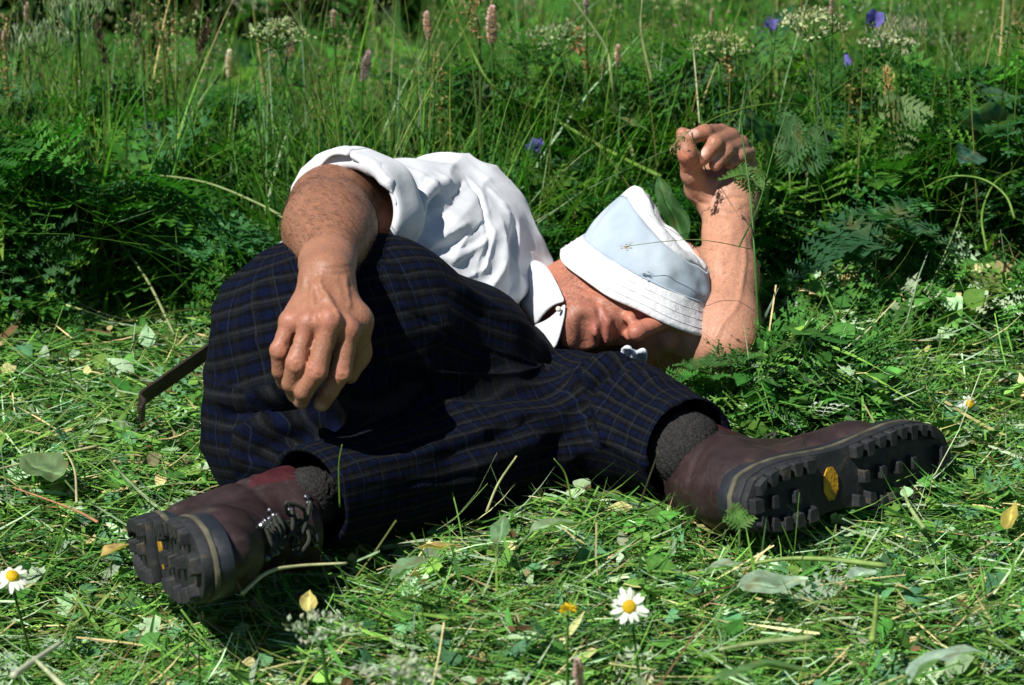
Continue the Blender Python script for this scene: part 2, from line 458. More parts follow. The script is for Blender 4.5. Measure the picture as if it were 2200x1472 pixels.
# head
b.ell(H(0, -.016, .006), np.array((.068, .086, .070))*HS, HR, .02)
b.ell(H(0, .028, -.022), np.array((.058, .060, .076))*HS, HR, .02)
for s_ in (-1, 1):
    b.cone(H(.043*s_, .004, -.055), H(.014*s_, .070, -.094), .0145, .0150, .018)
    b.ell(H(.047*s_, .056, -.016), np.array((.020, .022, .018))*HS, HR, .025)
b.cone(H(-.008, .078, -.098), H(.008, .078, -.098), .0145, .0145, .012)
b.cone(H(-.036, .076, .026), H(.036, .076, .026), .011, .011, .018)
for s_ in (-1, 1):
    b.ell(H(.032*s_, .100, .006), np.array((.020, .016, .013))*HS, HR, .012, 's')
    b.ell(H(.031*s_, .076, .006), np.array((.0145, .0145, .012))*HS, HR, .006)
b.ell(H(0, .070, -.068), np.array((.033, .0255, .030))*HS, HR, .02)
b.cone(H(0, .084, .016), H(0, .110, -.032), .0080, .0092, .012)
b.ell(H(0, .113, -.036), np.array((.0092, .0092, .0085))*HS, HR, .006)
for s_ in (-1, 1):
    b.ell(H(.0125*s_, .099, -.0385), np.array((.0066, .0098, .0072))*HS, HR, .006)
    b.ell(H(.0066*s_, .1085, -.0475), np.array((.0038, .0055, .004))*HS, HR, .003, 's')
b.chain([H(-.025, .080, -.070), H(-.009, .0945, -.0665), H(0, .0955, -.0675), H(.009, .0945, -.0665), H(.025, .080, -.070)], [.003, .0052, .005, .0052, .003], .006)
b.chain([H(-.024, .080, -.0745), H(0, .0945, -.0795), H(.024, .080, -.0745)], [.003, .0062, .003], .006)
b.chain([H(-.030, .082, -.0722), H(-.012, .1005, -.0722), H(.012, .1005, -.0722), H(.030, .082, -.0722)], [.0014, .0030, .0030, .0014], .003, 's')
b.cone(H(-.012, .098, -.0905), H(.012, .098, -.0905), .0045, .0045, .012, 's')            # hollow above the chin
for s_ in (-1, 1):
    b.chain([H(.019*s_, .108, -.040), H(.030*s_, .096, -.056), H(.036*s_, .086, -.078)], [.004, .0042, .003], .012, 's')
    b.ell(H(.056*s_, .062, -.058), np.array((.012, .016, .022))*HS, HR, .03, 's')
    b.ell(H(.061*s_, -.008, -.004), np.array((.008, .019, .032))*HS, HR, .008)
nk = H(-.01, -.018, -.075)
b.cone(H(-.006, -.024, -.03), nk, .036, .035, .03); b.cone(nk, NECKB, .035, .036, .03)
b.cone(H(.040, -.012, -.05), at(1160, 660, -.12), .010, .010, .02)                        # neck muscle
b.cone(H(.018, .035, -.105), at(1165, 690, -.16), .012, .010, .02)
BV, BF = b.mesh(.0017, 1)
# the cloth of the hat holds the hair and brow close
ha = nrm((.44, .16, .86)); HATC = at(1384, 596, -.145); HK = .84
def press(V, rmax):
    X = V-HATC; h = X@ha; rad = X-h[:, None]*ha; r = np.linalg.norm(rad, axis=1)
    Lq = (V-HC)@HR/HS; m = (h > -.018) & (((Lq/np.array([.09, .13, .095]))**2).sum(1) < 1) & (seg_d(V, LELB, LWRI)[0] > .045) & ((Lq[:, 2] > .002) | (Lq[:, 1] < .06) | (np.abs(Lq[:, 0]) > .022))
    lim = rmax*np.clip(1-np.clip(h, 0, 1)*3.0, .5, 1)+np.clip(.01-h, 0, .03)*.8; k = np.where(m & (r > lim), lim/np.maximum(r, 1e-6), 1)
    V = HATC+h[:, None]*ha+rad*k[:, None]
    over = np.where(m, np.clip(h-.012, 0, None), 0); return V-(over*.85)[:, None]*ha
BV = press(BV, .066)
# fine modelling: veins, tendons, knuckle and neck creases
st = Strokes(BV, BF)
for pix, wd, am in [
    ([(690, 585), (688, 615), (703, 640), (717, 665), (735, 690)], .0028, 0.0030), ([(673, 600), (672, 640), (680, 668)], .003, 0.0022),
    ([(703, 640), (690, 660), (682, 690)], .0026, 0.0020), ([(742, 590), (745, 630), (752, 670)], .003, 0.0019), ([(655, 590), (650, 620)], .003, 0.0014),
    ([(695, 600), (708, 690)], .005, 0.0016), ([(680, 600), (662, 690)], .005, 0.0014), ([(728, 610), (752, 700)], .005, 0.0014),
    ([(655, 585), (700, 590), (760, 584)], .0026, -.0011), ([(650, 574), (705, 578), (765, 570)], .0026, -.0009),
    ([(634, 700), (630, 720), (618, 745)], .0028, -.0016), ([(684, 700), (676, 725), (662, 755)], .0028, -.0016), ([(736, 706), (726, 735), (712, 765)], .0028, -.0016),
    ([(1530, 450), (1560, 462), (1608, 444)], .0024, -.0012), ([(1535, 436), (1575, 424), (1600, 428)], .0022, -.0014),
    ([(1533, 430), (1537, 405), (1552, 390), (1580, 372)], .0026, -.0017), ([(1488, 420), (1505, 437), (1530, 436)], .0022, -.0012),
    ([(1545, 470), (1545, 540), (1552, 600)], .004, .0011), ([(1570, 470), (1568, 540)], .004, .0012), ([(1598, 500), (1600, 570), (1585, 650), (1550, 700), (1530, 740)], .0028, .0014),
    ([(1470, 372), (1488, 377)], .0018, -.0009), ([(1466, 330), (1478, 332)], .0016, -.0008),
    ([(1225, 640), (1212, 668), (1204, 690)], .003, -.001), ([(1232, 610), (1275, 628)], .0025, -.0012), ([(1226, 622), (1262, 640)], .0025, -.0009), ([(1262, 642), (1292, 650), (1310, 668)], .003, -.0014),
]: st.line(pix, wd, am)
for i in range(4):
    for off in (-.0035, 0, .0035):
        ax = nrm(dip[i]-mcp[i]); sd = nrm(np.cross(ax, hn)); c = pip[i]+ax*off
        st.line3(np.array([c+hn*.010+sd*q for q in np.linspace(-.007, .007, 5)]), .0022, -.0011)
BV = st.apply()
bn = normals(BV, BF)
BV = BV+bn*(noise3(BV, 160, 3)*.00018+noise3(BV, 45, 4)*.0005)[:, None]
# skin tones that belong to the skin: weathered face, red lips and nose, stubble, nails, pale inner arm
n1 = noise3(BV, 38, 5); n2 = noise3(BV, 900, 6); n3 = noise3(BV, 330, 9)
base = np.array([.285, .132, .078])*np.ones((len(BV), 3))
L = (BV-HC)@HR/HS
isface = (np.linalg.norm(L, axis=1) < .17) & (L[:, 2] > -.16) & (BV[:, 1] < .03)
def gm(c, r): return np.exp(-(((L-np.asarray(c))/np.asarray(r))**2).sum(1))*isface
def mixc(m, c): 
    global base
    base = base*(1-m[:, None])+np.asarray(c)*m[:, None]
mixc(isface*.8, (.46, .175, .110))
mixc(gm((0, .11, -.035), (.022, .03, .022))*.6, (0.343, 0.121, 0.082)); mixc(gm((.045, .06, -.02), (.03, .04, .03))*.5, (0.390, 0.133, 0.086))
lip = np.maximum(gm((0, .094, -.067), (.022, .02, .0042)), gm((0, .094, -.079), (.021, .02, .005)))
mixc(np.clip(lip*1.2, 0, .85), (0.312, 0.105, 0.078))
mixc(gm((0, .096, -.0722), (.027, .022, .0017))*.85, (.10, .035, .028))
stub = np.clip(gm((0, .08, -.056), (.03, .03, .010))+gm((0, .07, -.10), (.055, .05, .026))+gm((.05, .02, -.085), (.03, .05, .03))*.7, 0, 1)*(1-np.clip(lip, 0, 1))
mixc(stub*np.clip(.42+.6*n2, 0, .8), (.060, .046, .042))
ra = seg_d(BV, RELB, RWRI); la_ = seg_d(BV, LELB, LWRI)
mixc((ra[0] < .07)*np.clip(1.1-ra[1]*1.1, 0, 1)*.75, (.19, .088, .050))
mixc((la_[0] < .07)*.75, (.42, .225, .145))
for i in range(4):
    for (t_, d_, r_) in ((Lt[i], Ld[i], .0085),):
        mixc(np.exp(-(np.linalg.norm(BV-Lt[i], axis=1)/.017)**2)*.4, (0.429, 0.156, 0.101))
    nl = Lt[i]*.82+Ld[i]*.18+(np.array([-.4, -.3, .85])*.0075 if i else np.array([-.1, -.55, .8])*.0075)
    mixc(np.clip(1.6-np.linalg.norm(BV-nl, axis=1)/.0048, 0, 1)*.8, (.66, .42, .33))
    nl = tip[i]+hn*.006
    mixc(np.clip(1.5-np.linalg.norm(BV-nl, axis=1)/.0045, 0, 1)*.7, (.60, .42, .34))
    mixc(np.exp(-(np.linalg.norm(BV-pip[i]-hn*.008, axis=1)/.011)**2)*.45, (0.406, 0.148, 0.098))
    mixc(np.exp(-(np.linalg.norm(BV-mcp[i]-hn*.008, axis=1)/.013)**2)*.45, (0.421, 0.156, 0.105))
mixc(np.exp(-(np.linalg.norm(BV-Lt[3], axis=1)/.022)**2)*np.clip(.5+n3*.7, 0, .9), (.10, .065, .05))   # soil on the little finger
base = base*(1+.13*n1+.05*n3)[:, None]

def skin_mat():
    m, t, p = new_mat('skin')
    a = nd(t, 'ShaderNodeAttribute', attribute_name='col'); tc = nd(t, 'ShaderNodeTexCoord')
    n = nd(t, 'ShaderNodeTexNoise', i_Scale=420.0, i_Detail=4.0); t.links.new(tc.outputs['Object'], n.inputs[0])
    r = ramp(t, [(.3, (.86, .84, .83)), (.7, (1.12, 1.12, 1.12))]); t.links.new(n.outputs[0], r.inputs[0])
    mx = nd(t, 'ShaderNodeMix', data_type='RGBA', blend_type='MULTIPLY'); mx.inputs[0].default_value = 1
    t.links.new(a.outputs['Color'], mx.inputs[6]); t.links.new(r.outputs[0], mx.inputs[7]); t.links.new(mx.outputs[2], p.inputs['Base Color'])
    p.inputs['Roughness'].default_value = .52; p.inputs['Specular IOR Level'].default_value = .38
    p.inputs['Subsurface Weight'].default_value = .18; p.inputs['Subsurface Radius'].default_value = (1, .35, .2); p.inputs['Subsurface Scale'].default_value = .004
    v = nd(t, 'ShaderNodeTexVoronoi', i_Scale=380.0); t.links.new(tc.outputs['Object'], v.inputs['Vector'])
    ad = nd(t, 'ShaderNodeMath', operation='ADD'); t.links.new(v.outputs['Distance'], ad.inputs[0]); t.links.new(n.outputs[0], ad.inputs[1])
    bp = nd(t, 'ShaderNodeBump', i_Strength=.20, i_Distance=.0012); t.links.new(ad.outputs[0], bp.inputs['Height']); t.links.new(bp.outputs[0], p.inputs['Normal'])
    return m
M_skin = skin_mat()
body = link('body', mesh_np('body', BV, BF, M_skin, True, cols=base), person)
# hair of the forearms: fine strands lying along the skin
def strands(name, cond, n, length, flow, col, rad=.00022):
    ids = rng.choice(np.where(cond)[0], n, replace=True); mb = MB()
    P = BV[ids]; N = bn[ids]; Fl = flow(P)
    J = rng.normal(0, .30, (n, 3)); D = Fl+J; D -= N*(D*N).sum(1)[:, None]; D /= np.linalg.norm(D, axis=1)[:, None]
    S = np.cross(D, N); ln_ = length*rng.uniform(.5, 1.2, n)[:, None]
    p0 = P-N*.0005; p1 = P+D*ln_*.45+N*ln_*.22; p2 = P+D*ln_+N*ln_*.18+S*ln_*rng.normal(0, .18, n)[:, None]
    V = np.stack([p0-S*rad, p0+S*rad, p1-S*rad, p1+S*rad, p1+N*rad*1.5, p2], 1).reshape(-1, 3)
    k = np.arange(n)[:, None]*6
    F3 = np.concatenate([k+np.array([2, 3, 5]), k+np.array([3, 4, 5]), k+np.array([4, 2, 5])]); F4 = k+np.array([0, 1, 3, 2])
    return link(name, mesh_np(name, V, [F3, F4], plain(name, col, .5, .4, .1), True), person)
fdir = lambda P: np.tile(-fs*.75+fa*.6, (len(P), 1))
tag(strands('arm_hair', (ra[0] < .06) & (ra[1] > .0) & (ra[1] < .86) & (bn@CB > -.3), 3200, .011, fdir, (.075, .045, .03), .00010), kind='stuff')
ldir = lambda P: np.tile(ls*.5+la*.6, (len(P), 1))
tag(strands('arm_hair', (la_[0] < .06) & (la_[1] > .15) & (la_[1] < .9) & (bn@CB > -.5), 380, .009, ldir, (.12, .07, .045), .00008), kind='stuff')

# ---- trousers
PEL_R, PEL_L = at(668, 738, -.365), at(640, 918, -.385)
RKN, RAN = at(1140, 822, -.19), at(1474, 966, -.395)
LKN, LAN = at(1240, 936, -.295), at(662, 1070, -.530)
t_ = Sdf()
t_.cone(PEL_R, PEL_L, .091, .090, .04)
t_.cone(at(760, 700, -.24), at(720, 800, -.24), .09, .09, .06)
t_.chain([PEL_R, at(820, 700, -.325), at(990, 752, -.275), RKN], [.086, .077, .060, .050], .03)
RM = RKN*.42+RAN*.58
t_.chain([RKN, RM, RAN], [.050, .054, .0525], .03)
t_.chain([PEL_L, at(900, 936, -.36), LKN], [.082, .064, .050], .025)
LM = LKN*.5+LAN*.5
t_.chain([LKN, LM, LAN], [.050, .051, .0485], .018)
rax = nrm(RAN-RM); lax = nrm(LAN-LM)
t_.plane(RAN+rax*.004, rax, .002); t_.plane(LAN+lax*.0, nrm(lax+.15*CB+np.array([0, 0, -.2])), .002)
t_.cone(RAN-rax*.05, RAN+rax*.05, .044, .0490, .003, 's'); t_.cone(LAN-lax*.05, LAN+lax*.05, .038, .0445, .003, 's')
TV, TF = t_.mesh(.0026, 2)
tn = normals(TV, TF)
st = Strokes(TV, TF)
for pix, wd, am in [
    # right thigh and knee
    ([(800, 770), (930, 800), (1080, 806), (1230, 782)], .011, .008), ([(830, 805), (960, 838), (1100, 845), (1220, 830)], .010, -.007),
    ([(960, 610), (1060, 668), (1180, 738)], .010, .004), ([(890, 600), (1000, 660), (1110, 712)], .010, -.003),
    ([(1230, 845), (1250, 800), (1300, 775), (1360, 778)], .0085, .010), ([(1262, 852), (1272, 820), (1312, 796), (1360, 800)], .006, -.014),
    ([(1290, 850), (1320, 818), (1370, 812), (1420, 830)], .009, .007), ([(1300, 880), (1345, 850), (1420, 858)], .007, -.004),
    ([(1232, 860), (1262, 905), (1290, 960)], .008, -.006), ([(1262, 862), (1292, 905), (1310, 960)], .008, .006),
    ([(1400, 850), (1450, 872), (1500, 882)], .007, .003), ([(1340, 900), (1370, 960)], .007, .002),
    # groin crease and seat
    ([(470, 893), (560, 886), (680, 880)], .010, -.011), ([(450, 860), (540, 850), (640, 845)], .014, .006), ([(470, 925), (560, 915), (660, 905)], .012, .006),
    ([(520, 990), (600, 950), (680, 940)], .010, -.004), ([(480, 980), (560, 1000), (660, 990)], .010, .003),
    ([(500, 640), (470, 740), (460, 830)], .014, .003), ([(800, 560), (850, 620), (900, 700)], .012, .003), ([(845, 560), (900, 640), (940, 720)], .010, -.003),
    # left leg
    ([(740, 1000), (860, 985), (980, 950), (1090, 905)], .010, .007), ([(760, 970), (880, 955), (980, 915)], .009, -.006),
    ([(930, 985), (1040, 950), (1150, 900)], .008, -.005), ([(980, 1010), (1080, 980), (1190, 920)], .009, .005),
    ([(1010, 1035), (1130, 1000), (1240, 940)], .009, -.004), ([(880, 1040), (1020, 1040), (1180, 1000)], .010, .003),
    ([(1090, 905), (1150, 890), (1235, 882)], .008, .005), ([(700, 1020), (780, 1035), (870, 1025)], .009, .003), ([(840, 1080), (930, 1062), (1040, 1062)], .008, -.003),
    ([(1180, 960), (1240, 920), (1285, 930)], .007, -.004), ([(1200, 1000), (1270, 960), (1300, 970)], .009, .004),
]: st.line(pix, wd, am, True, 1.35)
st.line([(810, 640), (950, 706), (1090, 770), (1225, 812)], .0022, -.0024); st.line([(810, 634), (950, 700), (1090, 764), (1225, 806)], .003, .0014)
st.line([(830, 1050), (960, 1030), (1100, 1000), (1220, 965)], .0022, -.0022)
TV = st.apply()
bones = [(PEL_R, at(820, 700, -.325)), (at(820, 700, -.325), RKN), (RKN, RAN), (PEL_L, LKN), (LKN, LAN)]
best = np.full(len(TV), 9.); uv = np.zeros((len(TV), 3)); cum = [0, .095, .28, .0, .40]
for bi_, (a, c) in enumerate(bones):
    ax = nrm(c-a); e1 = nrm(-CF-ax*(-CF@ax)); e2 = np.cross(ax, e1)
    d, tt = seg_d(TV, a, c)
    if bi_ == 4: d = d-.012
    X = TV-a; al = X@ax; xe = X@e1
    if bi_ in (0, 3): back = np.clip(-al, 0, None); al = np.where(al < 0, -.075*np.arctan2(back, xe), al); xe = np.hypot(xe, back)
    ang = np.arctan2(X@e2, xe)
    rr = .075 if bi_ < 3 else .06
    u_ = d < best; best[u_] = d[u_]
    uv[u_, 0] = (al+cum[bi_])[u_]; uv[u_, 1] = (ang*rr)[u_]; uv[u_, 2] = (ang*rr+al*.25)[u_]
wr = noise3(TV@np.array([[18, 6, 4], [6, 34, 10], [4, 10, 34.]]), 1, 11)*.0012+noise3(TV, 22, 12)*.0015+noise3(TV, 90, 14)*.0003
td = nrm((.80, .10, -.45)); te = nrm(np.cross(td, -CF)); tg = np.cross(td, te)
wr = wr+ridged(TV, (td, te, tg), (6, 26, 14), 321)*.0050-.002
TV = TV+normals(TV, TF)*wr[:, None]
uv[:, 0] += noise3(TV, 9, 15)*.006; uv[:, 1] += noise3(TV, 9, 16)*.006
def plaid_mat():
    m, t, p = new_mat('plaid_wool')
    a = nd(t, 'ShaderNodeAttribute', attribute_name='plaid'); sp = nd(t, 'ShaderNodeSeparateXYZ'); t.links.new(a.outputs['Vector'], sp.inputs[0])
    def per(sock, period, stops):
        q = nd(t, 'ShaderNodeMath', operation='DIVIDE'); q.inputs[1].default_value = period; t.links.new(sock, q.inputs[0])
        f = nd(t, 'ShaderNodeMath', operation='FRACT'); t.links.new(q.outputs[0], f.inputs[0])
        r = ramp(t, stops); t.links.new(f.outputs[0], r.inputs[0]); return r
    K, B, G = (.0014, .0017, .0026), (.0015, .0034, .0150), (.0058, .0068, .0080)
    warp = per(sp.outputs[1], .0165, [(0, K), (.08, K), (.12, B), (.40, B), (.44, K), (.56, K), (.60, G), (.70, (.016, .016, .018)), (.78, G), (.90, G), (.94, K)])
    weft = per(sp.outputs[0], .0175, [(0, K), (.10, K), (.16, B), (.44, B), (.48, K), (.62, K), (.66, G), (.92, G), (.97, K)])
    mx = nd(t, 'ShaderNodeMix', data_type='RGBA'); mx.inputs[0].default_value = .30
    t.links.new(warp.outputs[0], mx.inputs[6]); t.links.new(weft.outputs[0], mx.inputs[7])
    l1 = per(sp.outputs[0], .0215, [(0, (0, 0, 0)), (.45, (0, 0, 0)), (.475, (1, 1, 1)), (.50, (1, 1, 1)), (.53, (0, 0, 0))])
    tc = nd(t, 'ShaderNodeTexCoord'); n0 = nd(t, 'ShaderNodeTexNoise', i_Scale=260.0, i_Detail=3.0); t.links.new(tc.outputs['Object'], n0.inputs[0])
    ml = nd(t, 'ShaderNodeMath', operation='MULTIPLY'); t.links.new(l1.outputs[0], ml.inputs[0]); t.links.new(n0.outputs[0], ml.inputs[1])
    mx2 = nd(t, 'ShaderNodeMix', data_type='RGBA'); t.links.new(ml.outputs[0], mx2.inputs[0]); t.links.new(mx.outputs[2], mx2.inputs[6]); mx2.inputs[7].default_value = (.013, .018, .025, 1)
    n = nd(t, 'ShaderNodeTexNoise', i_Scale=650.0, i_Detail=3.0); t.links.new(tc.outputs['Object'], n.inputs[0])
    r = ramp(t, [(.3, (.5, .5, .5)), (.7, (1.5, 1.5, 1.5))]); t.links.new(n.outputs[0], r.inputs[0])
    mm = nd(t, 'ShaderNodeMix', data_type='RGBA', blend_type='MULTIPLY'); mm.inputs[0].default_value = 1
    t.links.new(mx2.outputs[2], mm.inputs[6]); t.links.new(r.outputs[0], mm.inputs[7]); t.links.new(mm.outputs[2], p.inputs['Base Color'])
    p.inputs['Roughness'].default_value = .95; p.inputs['Specular IOR Level'].default_value = .08
    p.inputs['Sheen Weight'].default_value = .0
    bp = nd(t, 'ShaderNodeBump', i_Strength=.35, i_Distance=.0012); t.links.new(n.outputs[0], bp.inputs['Height']); t.links.new(bp.outputs[0], p.inputs['Normal'])
    return m
trousers = link('trousers', mesh_np('trousers', TV, TF, plaid_mat(), True, attrs={'plaid': uv}), person)

# ---- shirt
s = Sdf()
s.chain([at(700, 740, -.26), at(870, 640, -.16), at(975, 580, -.09)], [.105, .105, .085], .05)
s.cone(at(975, 590, -.09), at(1070, 675, -.11), .082, .058, .05)
s.cone(at(965, 505, -.03), at(1040, 630, -.09), .056, .048, .05)
s.cone(at(975, 474, -.03), at(1008, 478, -.03), .058, .048, .04)
SEL = at(752, 452, -.235)
s.chain([at(980, 478, -.03), at(880, 466, -.12), SEL], [.058, .0530, .0530], .03)
sax = nrm(nrm(RELB-RSH)*.55+nrm(RWRI-RELB)*.75); sleeve_end = at(742, 456, -.262)
s.cone(SEL, sleeve_end+sax*.03, .0545, .055, .02)
s.plane(sleeve_end, nrm(sax+np.array([-.35, 0, .12])), .002)
s.cone(at(800, 456, -.20), sleeve_end+sax*.06, .044, .051, .004, 's')
s.plane(at(1150, 640, -.1), nrm(NECKB-at(1010, 580, -.08)), .004)
SV, SF = s.mesh(.0024, 2)
st = Strokes(SV, SF)
for pix, wd, am in [
    ([(880, 532), (960, 498), (1030, 418)], .014, .006), ([(885, 560), (985, 517), (1045, 468)], .0085, -.008), ([(900, 566), (1000, 552), (1078, 478)], .013, .008),
    ([(915, 576), (985, 568), (1040, 532)], .007, -.006), ([(890, 498), (950, 458), (1010, 403)], .010, -.004), ([(1062, 640), (1098, 573), (1100, 498)], .010, -.005),
    ([(900, 542), (960, 512), (1010, 478)], .0045, .004), ([(950, 557), (1010, 524), (1050, 498)], .0045, -.004), ([(930, 590), (1000, 598), (1060, 560)], .005, .0035),
    ([(1010, 640), (1060, 640), (1100, 615)], .006, -.003), ([(960, 428), (985, 408), (1000, 380)], .005, -.003), ([(1040, 408), (1070, 438), (1088, 478)], .005, .003),
    ([(1050, 660), (1095, 690), (1140, 715)], .006, -.003), ([(760, 423), (810, 413), (850, 428)], .005, -.003), ([(870, 433), (880, 468), (878, 492)], .005, -.005),
    ([(905, 453), (925, 433), (935, 408)], .006, -.009), ([(890, 468), (905, 428), (930, 398)], .007, .008), ([(915, 423), (945, 403), (960, 388)], .007, .006),
    ([(870, 388), (885, 408), (905, 428)], .007, -.005), ([(1110, 600), (1090, 660), (1075, 710)], .008, -.005), ([(1085, 560), (1065, 640), (1040, 690)], .012, .005),
    ([(1000, 620), (1060, 610), (1100, 580)], .010, .004), ([(1100, 492), (1112, 552), (1130, 600)], .007, -.004), ([(1090, 468), (1080, 532), (1070, 560)], .008, .004),
    ([(1135, 640), (1150, 690), (1170, 730)], .006, .004), ([(700, 408), (760, 403), (820, 428)], .010, .003), ([(800, 398), (845, 393), (868, 413)], .008, .004),
]: st.line(pix, wd, am, True, 1.35)
st.line([(1000, 373), (1032, 458), (1044, 532), (1022, 596)], .0022, -.0022); st.line([(1006, 371), (1039, 458), (1051, 532), (1029, 600)], .003, .0014)
st.line([(1090, 660), (1125, 700), (1160, 735)], .0022, -.002)
SV = st.apply(); fd = nrm((.62, .25, .72)); fe = nrm(np.cross(fd, -CF)); fg = np.cross(fd, fe)
SV = SV+normals(SV, SF)*(ridged(SV, (fd, fe, fg), (7, 27, 12), 301)*.0065+ridged(SV, (fe, fd, fg), (9, 40, 18), 311)*.0018-.003+noise3(SV, 80, 22)*.0004)[:, None]
M_shirt = cloth('white_twill', (.575, .592, .615), .8, .45, 1500, 34.0)
shirt = link('shirt', mesh_np('shirt', SV, SF, M_shirt, True), person)
# rolled cuff: a folded band round the sleeve end
def sheet(name, grid, thick, mat, parent, sub=1, disp=None):
    G = np.asarray(grid, float); n, m = G.shape[:2]
    V = G.reshape(-1, 3); F = np.array([(i*m+j, (i+1)*m+j, (i+1)*m+j+1, i*m+j+1) for i in range(n-1) for j in range(m-1)])
    me = mesh_np(name, V, F, mat, True); o = link(name, me, parent)
    sm = o.modifiers.new('sub', 'SUBSURF'); sm.levels = sm.render_levels = sub
    so_ = o.modifiers.new('thick', 'SOLIDIFY'); so_.thickness = thick; so_.offset = 0
    return o
pn = nrm(sax+np.array([-.35, 0, .12])); e1 = nrm(np.array([0, 0, 1.])-pn*pn[2]); e2 = np.cross(pn, e1)
cuffc = sleeve_end-pn*.004; grid = []
for i in range(49):
    a = i/48*2*math.pi; d = math.cos(a)*e1+math.sin(a)*e2
    wob = .0018*math.sin(3*a+.6)+.0014*math.sin(7*a)
    row = []
    for (al, rr) in ((.004, .0515), (.005, .0555), (.000, .0578), (-.012, .0585), (-.028, .0588), (-.040, .0582), (-.043, .0560)):
        c = cuffc+pn*(al+.004*math.sin(2*a+1)+wob)
        row.append(c+d*(rr+wob+.0012*math.sin(5*a+al*200)))
    grid.append(row)
# collar
cpx = [(1148, 566, -.055), (1172, 590, -.075), (1196, 612, -.125), (1212, 650, -.185), (1206, 690, -.215), (1196, 722, -.225)]
outer = spline([at(1128, 556, -.115), at(1166, 566, -.145), at(1192, 600, -.185), at(1214, 648, -.232)], 5)
inner = spline([at(1092, 590, -.125), at(1112, 640, -.150), at(1132, 675, -.175), at(1150, 700, -.195)], 5)
cg = [[inner[i]*(1-t)+outer[i]*t+np.array([0, -.010, .014])*math.sin(t*math.pi)*.7 for t in np.linspace(0, 1, 6)] for i in range(len(outer))]
collar = sheet('collar', cg, .0016, M_shirt, shirt)
outer2 = spline([at(1214, 652, -.232), at(1212, 680, -.240), at(1202, 722, -.245), at(1194, 745, -.245)], 5)
inner2 = spline([at(1150, 698, -.195), at(1150, 712, -.200), at(1150, 730, -.205), at(1152, 752, -.210)], 5)
cg = [[inner2[i]*(1-t)+outer2[i]*t+np.array([0, -.008, -.004])*math.sin(t*math.pi)*.6 for t in np.linspace(0, 1, 5)] for i in range(len(outer2))]
sheet('collar', cg, .0016, M_shirt, shirt)
fl = spline([at(1105, 650, -.155), at(1140, 700, -.170), at(1170, 735, -.185)], 5); f2 = spline([at(1135, 640, -.130), at(1162, 690, -.158), at(1185, 735, -.178)], 5)
sheet('cuff', grid, .0035, M_shirt, shirt)
mb = MB(); bc = at(1200, 664, -.236); V, F = tube([bc, bc+CB*.002], [.0030, .0026], 10); mb.add(V, F)
mb.build('button', plain('button_shell', (.62, .60, .54), .3, .5), shirt)
# collar of the far side showing beneath the cheek
gg = [[at(1332+i*11+rng.normal(0, 4), 776-j*9-7*math.sin(i*1.3)+rng.normal(0, 3), -.262-.007*math.cos(i*2.1+j)-.003*j) for j in range(4)] for i in range(6)]
sheet('collar', gg, .003, cloth('blue_cotton', (.52, .58, .64), .8, .3), shirt)
# ---- hat
hp = nrm(np.array([1, 0, 0])-ha*ha[0]); hq = np.cross(ha, hp)     # axis, right, away
def hatpt(ang, r, h, sq=1.0):
    return HATC+HK*(ha*h+hp*(r*math.cos(ang))+hq*(r*sq*math.sin(ang)))
M_hatw = cloth('hat_white_cotton', (.66, .66, .67), .85, .55, 700, 110.0); M_hatb = cloth('hat_blue_cotton', (.27, .35, .44), .85, .5, 1100, 34.0, fade=(.44, .50, .55))
hat = empty('hat', tuple(HATC)); hat.parent = person; hat.matrix_parent_inverse = Matrix.Translation(-Vector(person.location))
NA = 72
def ringgrid(rows, wob):
    g = []
    for i in range(NA+1):
        a = i/NA*2*math.pi
        g.append([hatpt(a, r*(1+wob(a, h)), h+dh(a)*kk, sq) for (r, h, sq, kk) in rows])
    return g
dh = lambda a: .0
n_h = lambda a, f, s_: float(noise3(np.array([[math.cos(a)*f, math.sin(a)*f, s_*1.7]]), 1, 31)[0])
# brim: drops steeply and dips at the front
def brim_pt(a, t):
    r = .086+t*(.021+.004*math.cos(a))+.0045*n_h(a, 3, 1)*t+.0016*n_h(a, 9, 2+t)
    h = .012-t*(.030+.006*max(0, -math.sin(a+.5)))+.003*n_h(a, 2.5, 3)*t
    return hatpt(a, r, h, .98)
g = [[brim_pt(i/NA*2*math.pi, t) for t in np.linspace(0, 1, 6)] for i in range(NA+1)]
o = sheet('brim', g, .0028, M_hatw, hat)
# crown: blue band that rises into a soft, fallen-in top
def crown_pt(a, t):
    # a: 0 right, pi left, 3pi/2 towards us
    lift = .5-.5*math.cos(a)                                  # 1 at the picture's left
    H1 = .034+.034*lift**1.5
    h = .009+t*H1
    r = .0865-.010*t-.016*t*t*(1-.4*lift)
    r *= 1+.075*n_h(a, 2.5, 4+t*1.2)*t+.050*n_h(a, 6, 7+t*2.5)*math.sin(t*3.1)
    return hatpt(a, r, h+.004*n_h(a, 3, 9)*t, .98)
g = [[crown_pt(i/NA*2*math.pi, t) for t in np.linspace(0, 1, 8)] for i in range(NA+1)]
sheet('crown_band', g, .0024, M_hatb, hat)
def top_pt(a, t):
    p1 = crown_pt(a, 1.0); lift = .5-.5*math.cos(a)
    c = HATC+HK*(ha*.040+hp*(-.010)+hq*.012)
    p = p1*(1-t)+c*t
    bulge = .020*math.sin(min(1, t*1.9)*math.pi)*(.35+.9*lift)
    return p+ha*(bulge-.016*t*t+.006*n_h(a, 3.2, 12+t*3)*math.sin(t*math.pi))+hp*(-.004*lift*math.sin(t*math.pi))
g = [[top_pt(i/NA*2*math.pi, t) for t in np.linspace(0, 1, 9)] for i in range(NA+1)]
sheet('crown_top', g, .0024, M_hatw, hat)
